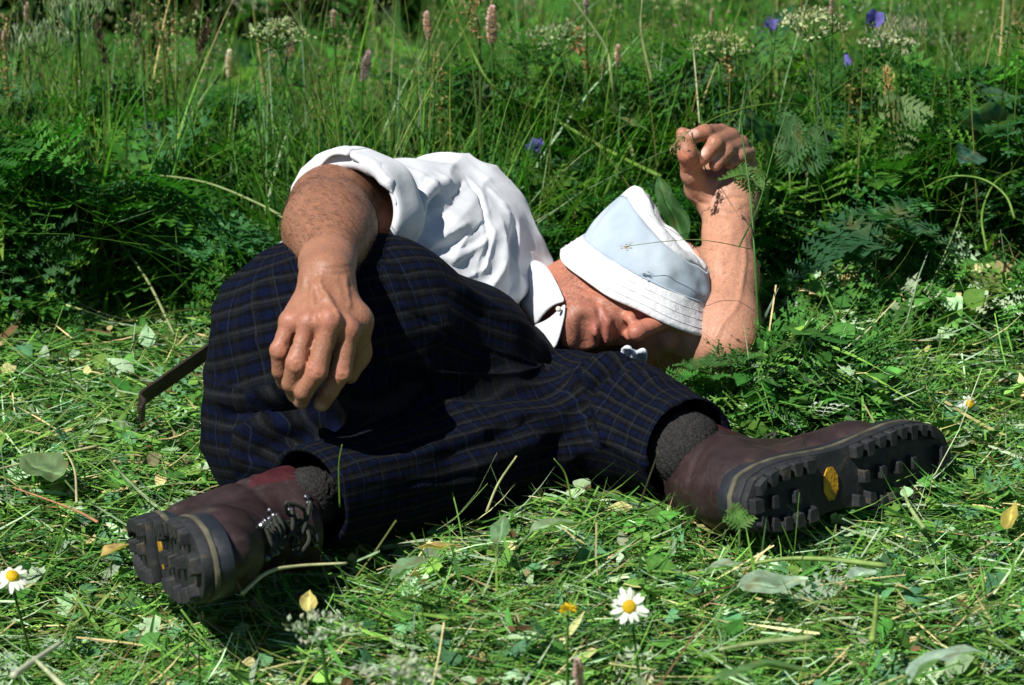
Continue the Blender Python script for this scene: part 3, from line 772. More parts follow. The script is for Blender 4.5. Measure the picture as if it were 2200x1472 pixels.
# stitched seam between crown and brim
sm_ = [hatpt(i/NA*2*math.pi, .0878, .0115, .98) for i in range(NA+1)]
mb = MB(); V, F = tube(np.array(sm_), .0012, 5, False); mb.add(V, F); mb.build('seam', M_hatb, hat)
for tt in (.28, .52, .76):
    q = np.array([brim_pt(i/NA*2*math.pi, tt) for i in range(NA+1)]); q = q+(q-HATC-((q-HATC)@ha)[:, None]*ha)*.022
    mb = MB(); V, F = tube(q, .0005, 4, False); mb.add(V, F); mb.build('stitch_row', M_hatw, hat)
# hair at the temple, dark beneath the brim
hs_ = Sdf(); hs_.ell(H(0, -.018, .006), np.array((.070, .088, .072))*HS, HR, .01); hs_.plane(H(0, .058, .03), hy+hz*-.35, .01); hs_.plane(H(0, .0, -.045), -hz, .01)
HV, HF = hs_.mesh(.003, 1); HV = press(HV, .0675); HV = HV+normals(HV, HF)*(noise3(HV, 120, 41)*.002)[:, None]
link('hair', mesh_np('hair', HV, HF, plain('dark_hair', (.022, .014, .010), .6, .3, .4, 300, .6, 700), True), person)

# ---- boots
M_leather = None
def leather():
    m, t, p = new_mat('boot_leather')
    tc = nd(t, 'ShaderNodeTexCoord'); n = nd(t, 'ShaderNodeTexNoise', i_Scale=28.0, i_Detail=7.0, i_Roughness=.65); t.links.new(tc.outputs['Object'], n.inputs[0])
    a = nd(t, 'ShaderNodeAttribute', attribute_name='col')
    r = ramp(t, [(.28, (.55, .5, .5)), (.55, (1, 1, 1)), (.75, (1.6, 1.55, 1.5))]); t.links.new(n.outputs[0], r.inputs[0])
    mx = nd(t, 'ShaderNodeMix', data_type='RGBA', blend_type='MULTIPLY'); mx.inputs[0].default_value = 1
    t.links.new(a.outputs['Color'], mx.inputs[6]); t.links.new(r.outputs[0], mx.inputs[7]); t.links.new(mx.outputs[2], p.inputs['Base Color'])
    p.inputs['Specular IOR Level'].default_value = .35
    rr = ramp(t, [(.3, (.42,)*3), (.7, (.66,)*3)]); t.links.new(n.outputs[0], rr.inputs[0]); t.links.new(rr.outputs[0], p.inputs['Roughness'])
    n2 = nd(t, 'ShaderNodeTexNoise', i_Scale=320.0, i_Detail=5.0); t.links.new(tc.outputs['Object'], n2.inputs[0])
    bp = nd(t, 'ShaderNodeBump', i_Strength=.3, i_Distance=.0015); t.links.new(n2.outputs[0], bp.inputs['Height']); t.links.new(bp.outputs[0], p.inputs['Normal'])
    return m
M_leather = leather()
M_rub = muddy('black_rubber', (.0125, .0135, .015), (.060, .050, .034), .68)
M_rand = plain('rubber_rand', (.012, .015, .020), .48, .4, .35, 50, .2, 200)
M_welt = plain('worn_welt', (.085, .080, .055), .8, .2, .45, 60, .4, 200)
M_metal = plain('boot_hook', (.12, .12, .13), .35, .5, .2, 100, metallic=.9)
M_lace = plain('lace', (.030, .034, .026), .85, .2, .3, 300, .5, 600)
M_sock = plain('ribbed_wool', (.024, .0235, .023), .95, .1, .5, 400, .8, 500)
M_logo = plain('yellow_badge', (.42, .22, .012), .6, .3, .35, 120, .5, 300)
def halfw(y):
    ys = [0, .010, .03, .06, .10, .135, .17, .21, .245, .27, .288, .298, .302]
    ml = [.004, .024, .033, .0355, .0335, .032, .037, .0425, .042, .036, .025, .013, .002]     # lateral
    mm = [.004, .024, .032, .0335, .0285, .027, .0335, .042, .043, .038, .027, .014, .002]     # medial
    return np.interp(y, ys, ml), np.interp(y, ys, mm)
def outline(grow=0, y0=0, y1=.302, n=26):
    ys = y0+(y1-y0)*(.5-.5*np.cos(np.linspace(0, math.pi, n)))
    a = [(halfw(y)[0]+grow, y) for y in ys]; bb = [(-halfw(y)[1]-grow, y) for y in ys[::-1]]
    P = np.array(a+bb); 
    if grow: P[:, 1] = np.where(P[:, 1] > .15, P[:, 1]+grow*(P[:, 1] > .28), P[:, 1]-grow*(P[:, 1] < .02))
    return P
def slab(mb, P, z0, z1, col=None):
    n = len(P); bz = lambda y, z: z+.10*np.clip(y-.2, 0, 1)**1.0*.9        # toe spring
    V = np.vstack([np.c_[P, bz(P[:, 1], z0)], np.c_[P, bz(P[:, 1], z1)], [[0, .15, z0]], [[0, .15, z1]]])
    F4 = [(i, (i+1) % n, n+(i+1) % n, n+i) for i in range(n)]
    h = n//2
    capb = [(i+1, i, n-1-i, n-2-i) for i in range(h-1)]; capt = [(n+i, n+i+1, 2*n-2-i, 2*n-1-i) for i in range(h-1)]
    mb.add(V[:2*n], np.array(F4+capb+capt), col)
def make_boot(mirror, R, origin, lean, BS=.9, LS=1.0, SK=.037, cuff=None):
    """R columns: lateral, toe, up ; origin = back of the heel at sole level"""
    sx = mirror
    def Wd(P): return origin+np.asarray(P)*np.array([LS, 1, 1])*BS@R.T
    boot = empty('boot', tuple(origin)); boot.parent = person; boot.matrix_parent_inverse = Matrix.Translation(-Vector(person.location))
    u = Sdf()
    u.cone((0, .045, .062), (0, .052, .12), .038, .040, .02); u.cone((0, .06, .062), (0, .20, .058), .036, .040, .03, flat=(np.array([0, 0, 1.]), 1.1))
    u.cone((.001, .20, .058), (-.004, .262, .060), .0405, .031, .03, flat=(np.array([0, 0, 1.]), 1.1))
    u.cone((0, .065, .14), (0, .20, .070), .041, .030, .04); u.cone((0, .052, .11), (0, .046, .175), .041, .046, .03)
    u.cone((0, .075, .15), (0, .075, .175), .034, .038, .03)
    u.cone((-.03, .046, .178), (.03, .046, .178), .028, .028, .03)
    u.plane((0, 0, .031), (0, 0, -1), .003); u.plane((0, .05, .188), (0, -.18, 1), .008)
    u.cone((0, .055, .13), (0, .048, .24), .034, .043, .006, 's')
    V, F = u.mesh(.0024, 2); N = normals(V, F)
    d = noise3(V, 40, 51)*.0011+noise3(V, 16, 52)*.0016
    # creases at the ankle and toe break, raised seams
    d += -.0022*np.exp(-((V[:, 1]-.205+.2*(V[:, 2]-.07))/.004)**2)*(V[:, 2] > .075)-.0016*np.exp(-((V[:, 1]-.190+.2*(V[:, 2]-.07))/.004)**2)*(V[:, 2] > .075)
    d += -.002*np.exp(-((V[:, 2]-.118-.25*(V[:, 1]-.05))/.005)**2)+.0018*np.exp(-((V[:, 2]-.150+.5*(V[:, 1]-.03))/.003)**2)*(V[:, 1] < .07)
    quarter = np.abs(np.hypot((V[:, 1]-.10)/1.0, (V[:, 2]-.115)*1.0)-.062); d += .0016*np.exp(-(quarter/.0022)**2)*(V[:, 1] > .06)*(V[:, 2] < .13)
    V = V+N*d[:, None]
    colr = np.array([.026, .0140, .0145])*np.ones((len(V), 3))
    red = np.clip((V[:, 2]-.150+.5*(V[:, 1]-.03))/.004, 0, 1)*(V[:, 1] < .085); colr = colr*(1-red[:, None])+np.array([.048, .009, .012])*red[:, None]
    dust = np.clip(.55-(V[:, 2]-.03)/.05+noise3(V, 60, 53)*.6, 0, 1)*.6; colr = colr*(1-dust[:, None])+np.array([.05, .043, .036])*dust[:, None]
    shear = lambda P: np.asarray(P)+np.stack([0*P[:, 0], lean*np.clip(P[:, 2]-.085, 0, None), 0*P[:, 0]], 1)
    V = shear(V)
    scf = np.clip(noise3(V*np.array([1, .35, 1]), 150, 57)*1.6-.75, 0, 1)*.55; colr = colr*(1-scf[:, None])+np.array([.085, .065, .055])*scf[:, None]
    link('leather_upper', mesh_np('leather_upper', Wd(V*np.array([sx, 1, 1])), F if sx > 0 else F[:, ::-1], M_leather, True, cols=colr), boot)
    flip = lambda V_: Wd(np.asarray(V_)*np.array([sx, 1, 1]))
    def part(name, mb, mat, smooth=False):
        V_ = flip(np.concatenate(mb.V)); F_ = [np.concatenate(f) for f in (mb.F3, mb.F4) if f]
        if sx < 0: F_ = [f[:, ::-1] for f in F_]
        o = link(name, mesh_np(name, V_, F_, mat, smooth), boot)
        bv = o.modifiers.new('bevel', 'BEVEL'); bv.width = .0012; bv.segments = 2; bv.limit_method = 'ANGLE'
        return o
    mb = MB(); slab(mb, outline(.0035), .034, .050); part('rubber_rand', mb, M_rand, True)
    mb = MB(); slab(mb, outline(.0055), .028, .0338); part('welt', mb, M_welt, True)
    mb = MB(); slab(mb, outline(.0045), .0165, .0278); part('sole', mb, M_rub, True)
    mb = MB(); slab(mb, outline(.003, .0, .092), .008, .0163); part('heel_block', mb, M_rub, True)
    rs = np.random.default_rng(3)
    def lug(name, P, z0, z1):
        mb = MB(); n = len(P); P = np.asarray(P); c = P.mean(0)
        bz = lambda y, z: z+.09*np.clip(y-.2, 0, 1)
        Vv = np.vstack([np.c_[c+(P-c)*.86, bz(P[:, 1], z0)], np.c_[P, bz(P[:, 1], z1)]])
        f = [(i, (i+1) % n, n+(i+1) % n, n+i) for i in range(n)]
        mb.add(Vv, np.array(f)); mb.add(Vv[:n], np.array([(0, n-1-k, n-2-k) for k in range(n-2)]))
        part(name, mb, M_rub)
    # toothed lugs round the edge
    def edge(y, side, inset): 
        a, c = halfw(y); return (a+.003-inset)*1 if side > 0 else -(c+.003-inset)
    for side in (1, -1):
        for (ya, yb) in ((.008, .020), (.023, .036), (.039, .053), (.056, .070), (.073, .089)):
            dp = .017 if ya > .01 else .014
            lug('tread_lug', [(edge(ya, side, 0), ya), (edge(yb, side, 0), yb), (edge(yb, side, dp), yb-.002), (edge(ya, side, dp), ya+.002)][::side], .0, .0078)
        for (ya, yb) in ((.150, .163), (.167, .180), (.184, .197), (.201, .214), (.218, .231), (.235, .248), (.252, .264), (.268, .279)):
            dp = .019 if int(ya*1000) % 2 else .015
            lug('tread_lug', [(edge(ya, side, 0), ya), (edge(yb, side, 0), yb), (edge(yb, side, dp), yb-.003), (edge(ya, side, dp), ya+.001)][::side], .0065, .0163)
    lug('tread_lug', [(-.016, .283), (.012, .283), (.008, .300), (-.010, .300)], .0065, .0163)
    lug('tread_lug', [(-.009, .000), (.009, .000), (.008, .014), (-.008, .014)], .0, .0078)
    for yc in (.165, .190, .215, .240):                              # crosses down the middle
        lug('tread_lug', [(-.008, yc-.004), (.008, yc-.004), (.008, yc+.004), (-.008, yc+.004)], .0065, .0163)
    for yc in (.03, .06):
        lug('tread_lug', [(-.008, yc-.004), (.008, yc-.004), (.008, yc+.004), (-.008, yc+.004)], .0, .0078)
    oc = [(.0085*math.cos(q), .121+.020*math.sin(q)) for q in np.arange(8)/8*2*math.pi+math.pi/8]
    oc = [(.011*x/.0085 if abs(x) > .006 else x*1.25, y) for x, y in oc]
    mb = MB(); n = 8; Vv = np.array([(y-.121, x*1.0+.121, .0150) for x, y in oc]+[(y-.121, x+.121, .0164) for x, y in oc])
    mb.add(Vv, np.array([(i, n+i, n+(i+1) % n, (i+1) % n) for i in range(n)])); mb.add(Vv[:n], np.array([(0, k+1, k+2) for k in range(n-2)]))
    part('sole_badge', mb, M_logo)
    # sock
    so_ = Sdf(); s0 = Wd(np.array([[0, .05+lean*.06, .145]]))[0]; so_.chain([s0, (s0+cuff[0])/2, cuff[0], cuff[1]], [.026, .029*SK/.036, SK, SK-.003], .01); sV, sF = so_.mesh(.003, 1)
    sx_ = nrm(cuff[0]-s0); q1 = nrm(np.cross(sx_, [0, 0, 1])); q2 = np.cross(sx_, q1); an = np.arctan2((sV-s0)@q2, (sV-s0)@q1)
    sV = sV+normals(sV, sF)*(.0014*np.sin(an*30)+noise3(sV, 60, 61)*.001)[:, None]
    link('sock', mesh_np('sock', sV, sF, M_sock, True), boot)
    # tongue, eyelets, hooks and laces up the front
    path = [(.205, .104), (.190, .113), (.175, .121), (.160, .130), (.147, .140), (.128, .160), (.118, .180)]
    path = [(y+lean*max(0, z-.085), z) for y, z in path]
    bv_ = BVHTree.FromPolygons([tuple(v) for v in V], [tuple(int(i) for i in f) for f in F])
    def onup(x, y, z):
        h = bv_.find_nearest(Vector((x, y, z))); return np.array(h[0])+np.array(h[1])*.0015, np.array(h[1])
    rowsL = []
    for k, (y, z) in enumerate(path):
        pr_ = []
        for sd in (-1, 1):
            p_, nn = onup(sd*(.017+.0012*k), y, z+.004); pr_.append((p_, nn))
            mb = MB(); Vt, Ft = tube([p_-nn*.001, p_+nn*.003, p_+nn*.0042], [.0042, .0040, .0022], 8); mb.add(Vt, Ft)
            if k >= 4:
                q = p_+np.array([sd*.009, -.001, .001]); q, n2 = onup(*q); Vt, Ft = tube([q-n2*.001, q+n2*.003, q+n2*.004], [.0042, .004, .002], 8); mb.add(Vt, Ft)
                mb.box(p_+np.array([-sd*.004, .002, 0])+nn*.004, (.010, .005, .003))
            else:
                q = np.array([p_+np.array([-sd*.003, 0, 0])+nn*(.002+.004*math.sin(t))+np.array([0, .005*math.cos(t), .003*math.cos(t)]) for t in np.linspace(0, math.pi, 7)])
                Vt, Ft = tube(q, .0011, 5); mb.add(Vt, Ft)
            part('lace_hook', mb, M_metal, True)
        rowsL.append(pr_)
    mb = MB()
    for k in range(len(path)-1):
        for sd in (0, 1):
            a0, na = rowsL[k][sd]; b0, nb2 = rowsL[k+1][1-sd]
            mid = (a0+b0)/2; mp, mn = onup(*mid)
            q = spline([a0+na*.004, mp+mn*(.006+.002*sd), b0+nb2*.005], 6); Vt, Ft = tube(q, .0023, 6); mb.add(Vt, Ft)
        a0, na = rowsL[k][0]; b0, nb2 = rowsL[k][1]; mp, mn = onup(*((a0+b0)/2)); q = spline([a0+na*.004, mp+mn*.004, b0+nb2*.004], 6); Vt, Ft = tube(q, .0023, 6); mb.add(Vt, Ft)
    c0, cn = onup(0, path[-1][0]+.006, path[-1][1]-.006)
    for sd in (-1, 1):
        q = spline([c0, c0+cn*.010+np.array([sd*.018, .006, -.004]), c0+cn*.012+np.array([sd*.030, .012, -.022]), c0+cn*.008+np.array([sd*.016, .004, -.020]), c0], 7)
        Vt, Ft = tube(q, .0022, 6); mb.add(Vt, Ft)
        q = spline([c0, c0+cn*.008+np.array([sd*.01, .012, -.03]), c0+cn*.002+np.array([sd*.02, .02, -.055])], 6); Vt, Ft = tube(q, .0021, 6); mb.add(Vt, Ft)
    part('laces', mb, M_lace, True)
    return boot
# right boot: sole towards us, toe away to the right, outer side up
tR = nrm((.75, .62, -.09)); upR = nrm(np.array([-.60, .75, -.21])-tR*np.dot(tR, [-.60, .75, -.21])); latR = np.cross(tR, upR)
rb = make_boot(1 if latR[2] > 0 else -1, R3(latR, tR, upR), at(1622, 1092, -.545), lean=.42, BS=.92, LS=.90, SK=.034, cuff=(RAN, RAN-rax*.06))
# left boot: sole to the left, toe towards us, inner side up
tL = nrm((.28, -.90, .34)); upL = nrm(np.array([.93, .38, .04])-tL*np.dot(tL, [.93, .38, .04])); latL = np.cross(tL, upL)
lb = make_boot(1 if latL[2] < 0 else -1, R3(latL, tL, upL), at(276, 1172, -.535), lean=.0, BS=.83, LS=.95, SK=.0245, cuff=(LAN, LAN-lax*.06))
# ---- strap of a belt trailing from his back
sp_ = spline([at(560, 690, -.20), at(440, 752, -.22), at(372, 800, -.26), at(318, 838, -.30), at(300, 870, -.32), at(318, 884, -.335), at(292, 905, -.34), at(262, 930, -.36)], 6)
g = []
for i, p_ in enumerate(sp_):
    tw = .35+.7*math.sin(i*.16+.2); wv = np.array([.35, -.5, 0])*math.cos(tw)+np.array([.05, 0, 1])*math.sin(tw)
    g.append([p_-nrm(wv)*.016, p_, p_+nrm(wv)*.016])
# ------------------------------------------------------------------ ground
def gnoise(x, y):
    P = np.stack([x, y, 0*x], -1).reshape(-1, 3)
    return (noise3(P, 3.0, 71)*.018+noise3(P, 9.0, 72)*.009+noise3(P, 27.0, 73)*.004).reshape(np.shape(x))
def gz(x, y):
    x = np.asarray(x, float); y = np.asarray(y, float)
    near = np.clip(1.4-np.abs(y+.2)*.5, 0, 1)
    return ground_z(x, y)+gnoise(x, y)*near
def axis(lo, hi, n, far, m): 
    a = np.linspace(lo, hi, n); g = np.geomspace(.08, far, m)
    return np.concatenate([lo-g[::-1], a, hi+g])
gx = axis(-1.6, 1.6, 90, 300, 26); gy = axis(-1.5, 2.5, 100, 300, 26)
GX, GY = np.meshgrid(gx, gy, indexing='ij'); GZ = gz(np.clip(GX, -6, 6), np.clip(GY, -6, 26))
GV = np.stack([GX, GY, GZ], -1).reshape(-1, 3); ny = len(gy)
ii, jj = np.meshgrid(np.arange(len(gx)-1), np.arange(ny-1), indexing='ij'); q = (ii*ny+jj).ravel()
GF = np.stack([q, q+ny, q+ny+1, q+1], 1)
def soil():
    m, t, p = new_mat('meadow_soil')
    tc = nd(t, 'ShaderNodeTexCoord'); n = nd(t, 'ShaderNodeTexNoise', i_Scale=45.0, i_Detail=8.0); t.links.new(tc.outputs['Object'], n.inputs[0])
    r = ramp(t, [(.30, (.022, .040, .010)), (.5, (.040, .080, .018)), (.62, (.070, .095, .028)), (.75, (.10, .095, .040))]); t.links.new(n.outputs[0], r.inputs[0])
    t.links.new(r.outputs[0], p.inputs['Base Color']); p.inputs['Roughness'].default_value = .95
    bp = nd(t, 'ShaderNodeBump', i_Strength=.8, i_Distance=.01); t.links.new(n.outputs[0], bp.inputs['Height']); t.links.new(bp.outputs[0], p.inputs['Normal'])
    return m
tag(link('ground', mesh_np('ground', GV, GF, soil(), True)), kind='structure')

# ------------------------------------------------------------------ leaf shapes (length along y, normal z)
def strip(n=4, curve=.25, taper=True):
    t = np.linspace(0, 1, n+1); w = (1-t**2.2)*.5+.02 if taper else np.full(n+1, .5)
    w[0] *= .7
    V = []; 
    for ti, wi in zip(t, w): V += [(-wi, ti, curve*4*ti*(1-ti)*.5), (wi, ti, curve*4*ti*(1-ti)*.5)]
    F = [(2*i, 2*i+1, 2*i+3, 2*i+2) for i in range(n)]
    return np.array(V), np.array(F)
def tri_of(F4): return np.concatenate([F4[:, [0, 1, 2]], F4[:, [0, 2, 3]]])
def ovate(n=7, wid=.42, fold=.18, wave=.04, tip=1.3, base=.35, r=None):
    t = np.linspace(0, 1, n+1); w = wid*np.sin(np.pi*t**base_pow(base))**.8*(1-t**6)
    V = []
    for i, (ti, wi) in enumerate(zip(t, w)):
        dr = -.30*ti*ti; wv = wave*math.sin(i*2.1)
        V += [(-wi, ti, dr+fold*wi+wv), (0, ti, dr), (wi, ti, dr+fold*wi-wv)]
    F = []
    for i in range(n):
        a = 3*i; F += [(a, a+1, a+4, a+3), (a+1, a+2, a+5, a+4)]
    return np.array(V), tri_of(np.array(F))
def base_pow(b): return .75
def pinna(L, ang, w, teeth, side, droop):
    """one toothed leaflet as a fan along its rib, starting at origin, heading out at ang"""
    d = np.array([side*math.sin(ang), math.cos(ang)]); n_ = np.array([d[1], -d[0]])
    V = [(0, 0)]; k = teeth
    mid = [d*L*i/k for i in range(k+1)]
    V = [np.append(m_, -.12*(i/k)**2*L) for i, m_ in enumerate(mid)]; F = []
    for sd in (1, -1):
        for i in range(k):
            ww = w*L*(1-.75*(i+.35)/k)*(1 if i else .8)
            tipp = mid[i]*.35+mid[i+1]*.65+n_*sd*ww+d*L*.10
            V.append(np.append(tipp, .03*L*sd*0+.10*ww)); j = len(V)-1
            F.append((i, j, i+1) if sd < 0 else (i, i+1, j))
    return np.array(V), np.array(F)
def feather(pairs=6, wid=.42, teeth=4, lw=.34, ang0=1.15, droop=.35, seed=0):
    r = np.random.default_rng(seed); V = []; F = []; n = 0
    def put(v, f):
        nonlocal n
        V.append(v); F.append(f+n); n += len(v)
    ys = np.linspace(.16, .90, pairs)
    for i, y in enumerate(ys):
        L = wid*(1-.80*((y-.16)/.84)**1.15)*r.uniform(.88, 1.1)
        for sd in (-1, 1):
            v, f = pinna(L, ang0-.35*(y), lw, teeth if L > .15 else 2, sd, 0)
            tw = r.normal(0, .10); v = v.copy(); v[:, 2] += v[:, 0]*sd*.25*1+tw*v[:, 0]
            v[:, 1] += y+r.normal(0, .008); v[:, 2] += -droop*y*y; put(v, f)
    v, f = pinna(.14, 0, .4, 2, 1, 0); v[:, 1] += .90; v[:, 2] += -droop*.81; put(v, f)
    t = np.linspace(0, 1, 5); rv = np.array([(s_*.010*(1-.7*ti), ti*.95, -droop*ti*ti*.9-.004) for ti in t for s_ in (-1, 1)])
    put(rv, tri_of(np.array([(2*i, 2*i+1, 2*i+3, 2*i+2) for i in range(4)])))
    return np.concatenate(V), np.concatenate(F)
def lobed(n=5, seed=0):
    """hand-shaped leaf"""
    V = [(0, 0, 0)]; F = []; r = np.random.default_rng(seed)
    for i in range(n):
        a = (i-(n-1)/2)*.62; L = .95-.10*abs(i-(n-1)/2)
        d = np.array([math.sin(a), math.cos(a)]); p = np.array([d[1], -d[0]]); b0 = len(V); up = r.uniform(-.05, .12)
        for (l, w_, z) in ((.45, .13, .05), (.72, .17, .03), (.80, .07, .0), (1.0, 0, -.08)):
            V += [tuple(d*L*l+p*w_)+(z+up*l,), tuple(d*L*l-p*w_)+(z+up*l,)]
        F += [(0, b0, b0+1), (b0, b0+2, b0+1), (b0+1, b0+2, b0+3), (b0+2, b0+4, b0+3), (b0+3, b0+4, b0+5), (b0+4, b0+6, b0+5)]
    return np.array(V, float), np.array(F)

def frames(az, pitch, roll):
    """columns x,y,z ; y = heading az lifted by pitch, then rolled"""
    ca, sa, cp, sp = np.cos(az), np.sin(az), np.cos(pitch), np.sin(pitch)
    y = np.stack([ca*cp, sa*cp, sp], 1); x0 = np.stack([sa, -ca, 0*az], 1); z0 = np.cross(x0, y)
    cr, sr = np.cos(roll)[:, None], np.sin(roll)[:, None]
    x = x0*cr+z0*sr; z = z0*cr-x0*sr
    return np.stack([x, y, z], 2)
class Scatter:
    def __init__(s): s.V = []; s.F3 = []; s.F4 = []; s.C = []; s.n = 0; s.t = 0
    def add(s, T, pos, R, scl, col, bend=None):
        V, F = T; n = len(pos); scl = np.asarray(scl, float)
        if scl.ndim == 1: scl = np.repeat(scl[:, None], 3, 1)
        X = V[None]*scl[:, None, :]
        if bend is not None: X = X.copy(); X[:, :, 2] += bend[:, None]*(V[None, :, 1]**2)*scl[:, 1:2]
        X = np.einsum('nij,nvj->nvi', R, X)+pos[:, None, :]
        s.V.append(X.reshape(-1, 3).astype(np.float32)); s.C.append(np.repeat(col, len(V), 0).astype(np.float32))
        f = (F[None]+(np.arange(n)*len(V))[:, None, None]+s.n).reshape(-1, F.shape[1])
        (s.F3 if F.shape[1] == 3 else s.F4).append(f); s.n += n*len(V); s.t += len(f)*(F.shape[1]-2)
    def build(s, name, mat, label, cat, smooth=False):
        F = ([np.concatenate(s.F3)] if s.F3 else [])+([np.concatenate(s.F4)] if s.F4 else [])
        me = mesh_np(name, np.concatenate(s.V), F, mat, smooth, cols=np.concatenate(s.C))
        return tag(link(name, me), label, cat, kind='stuff')
def pal(n, cols, wts, var=.22):
    c = np.asarray(cols, float)[rng.choice(len(cols), n, p=np.asarray(wts)/sum(wts))]
    return c*np.exp(rng.normal(0, var, (n, 1)))*np.exp(rng.normal(0, .06, (n, 3)))
M_leaf = leafy('green_leaf', .6, .45, .18); M_hay = leafy('cut_grass', .7, .18, .15)
G_DEEP, G_MID, G_YEL, G_BLU, G_PALE = (.024, .085, .012), (.046, .140, .018), (.11, .21, .028), (.036, .110, .050), (.25, .36, .20)
STRAW, BROWN, OLIVE = (.40, .33, .14), (.12, .072, .034), (.11, .145, .035)

# footprints of the man, so nothing grows or lies through him
BODYPTS = np.concatenate([TV[::7], SV[::7], BV[::9]])
cellk = lambda P: (np.floor(P[:, 0]/.02).astype(int)+500)*1000+np.floor(P[:, 1]/.02).astype(int)+500
_k = cellk(BODYPTS); BMIN = {}; 
for kk, zz in zip(_k, BODYPTS[:, 2]):
    if zz < BMIN.get(kk, 9): BMIN[kk] = zz
def under(P): return np.array([BMIN.get(k_, 9.) for k_ in cellk(P)])
def yb(x):                                         # where the scythe stopped
    x = np.asarray(x); return .06+.04*np.sin(x*5+1)+.03*np.sin(x*13)+np.where(x > .28, .07, 0)+np.where(x < -.3, .05, 0)

# ------------------------------------------------------------------ mown swath: cut blades and leaves lying about
hay = Scatter()
def lay(n, T, lng, wid, cols, wts, zlo, zhi, pitch=.22, xr=(-1.15, 1.15), yr=(-1.25, .30), azs=None, bend=.3, var=.25):
    x = rng.uniform(*xr, n); y = rng.uniform(*yr, n)
    m = y < yb(x)+.12; x, y = x[m], y[m]; n = len(x)
    az = rng.choice([0, math.pi], n)+rng.normal(0, .65, n) if azs is None else rng.uniform(0, 2*math.pi, n)
    R = frames(az, rng.normal(.04, pitch, n), rng.normal(0, .5, n))
    L_ = rng.uniform(*lng, n); W_ = rng.uniform(*wid, n)
    bump = noise3(np.stack([x, y, 0*x], 1), 7, 81)*.012+noise3(np.stack([x, y, 0*x], 1), 17, 82)*.008
    z = gz(x, y)+rng.uniform(zlo, zhi, n)+np.clip(bump, 0, 1)
    P = np.stack([x, y, z], 1)
    C_ = P+R[:, :, 1]*L_[:, None]*.5
    u = np.minimum(under(P), under(C_)); u = np.minimum(u, under(P+R[:, :, 1]*L_[:, None]))
    ok = (u > 8) | (z < u-.004); P = P[ok]; R = R[ok]; n = len(P)
    hay.add(T, P, R, np.stack([W_[ok], L_[ok], L_[ok]*.5], 1), pal(n, cols, wts, var), bend=rng.normal(0, bend, n))
S4 = strip(4, .12); S3 = strip(3, .1); SB = strip(3, .1, False)
H_DEEP, H_MID, H_YEL, H_PALE, H_BLU = (.030, .115, .018), (.066, .195, .034), (.140, .290, .052), (.33, .46, .28), (.085, .22, .10)
H_STR = (.48, .42, .20)
lay(28000, S4, (.02, .08), (.0014, .0044), [H_MID, H_YEL, OLIVE, H_PALE, H_STR, H_DEEP], [6, 5, 1.6, 2.0, .7, 2.5], -.008, .022, pitch=.14)
lay(16000, S4, (.02, .075), (.0012, .0036), [H_MID, H_YEL, H_PALE, H_STR, OLIVE], [5, 5, 2.4, .9, 1.2], .008, .028, pitch=.20)
lay(30000, S3, (.02, .07), (.0009, .0022), [H_MID, H_YEL, H_PALE, H_STR], [4, 6, 2, 1], .010, .030, pitch=.12, bend=.4)
lay(8000, SB, (.03, .09), (.0010, .0021), [H_YEL, H_STR, H_PALE, BROWN, OLIVE], [4, 2.2, 1.6, 1, 2], .005, .028, pitch=.15, bend=.5)
lay(1200, SB, (.04, .10), (.0018, .0034), [H_YEL, H_PALE, H_STR, H_MID], [4, 1.5, 1.2, 2], .008, .024, pitch=.12, bend=.5)
FE = [feather(6, .44, 4, .42, seed=k) for k in range(3)]; FS = [feather(4, .45, 3, .40, seed=5+k) for k in range(2)]; LO = [lobed(5, k) for k in range(2)]; OV = ovate(); OV2 = ovate(6, .22, .25)
for T in FS: lay(1500, T, (.025, .06), (.025, .06), [H_MID, H_DEEP, H_BLU, H_YEL, H_PALE], [4, 2, 3, 2, 1.2], .002, .026, pitch=.25, azs=1, bend=.2)
for T in LO: lay(2600, T, (.010, .028), (.010, .028), [H_MID, H_BLU, H_PALE, H_YEL, H_DEEP], [3, 3, 1.8, 2, 1], .002, .030, pitch=.35, azs=1)
lay(4200, OV, (.010, .028), (.010, .026), [H_MID, H_BLU, H_PALE, H_YEL, H_STR], [3, 3, 2.0, 2, .6], .002, .030, pitch=.35, azs=1)
lay(2600, OV2, (.014, .038), (.014, .036), [H_MID, H_PALE, H_YEL, H_STR, BROWN], [3, 1.6, 2.5, 1.0, .8], .002, .030, pitch=.3, azs=1)
lay(1800, OV, (.005, .013), (.005, .013), [H_STR, BROWN, (.30, .22, .14), (.45, .42, .30)], [2, 3, 1.5, .8], .010, .032, pitch=.8, azs=1)
for T, l_ in ((S4, (.04, .10)), (FS[0], (.03, .06)), (LO[0], (.015, .03)), (OV, (.015, .035))):     # heaped against the elbow and along the cut edge
    lay(420, T, l_, (.0015, .004) if T is S4 else l_, [H_MID, H_DEEP, H_YEL, H_PALE], [4, 3, 2, 1], .0, .045, pitch=.4, xr=(.17, .36), yr=(-.30, -.12), azs=1)
    lay(1500, T, l_, (.0015, .004) if T is S4 else l_, [H_MID, H_DEEP, H_YEL, H_PALE, H_STR], [4, 3, 2, 1, .8], .0, .05, pitch=.4, xr=(.28, 1.1), yr=(-.05, .22), azs=1)
hay.build('cut_grass', M_hay, 'freshly mown grass and leaf clippings strewn round the man', 'grass')
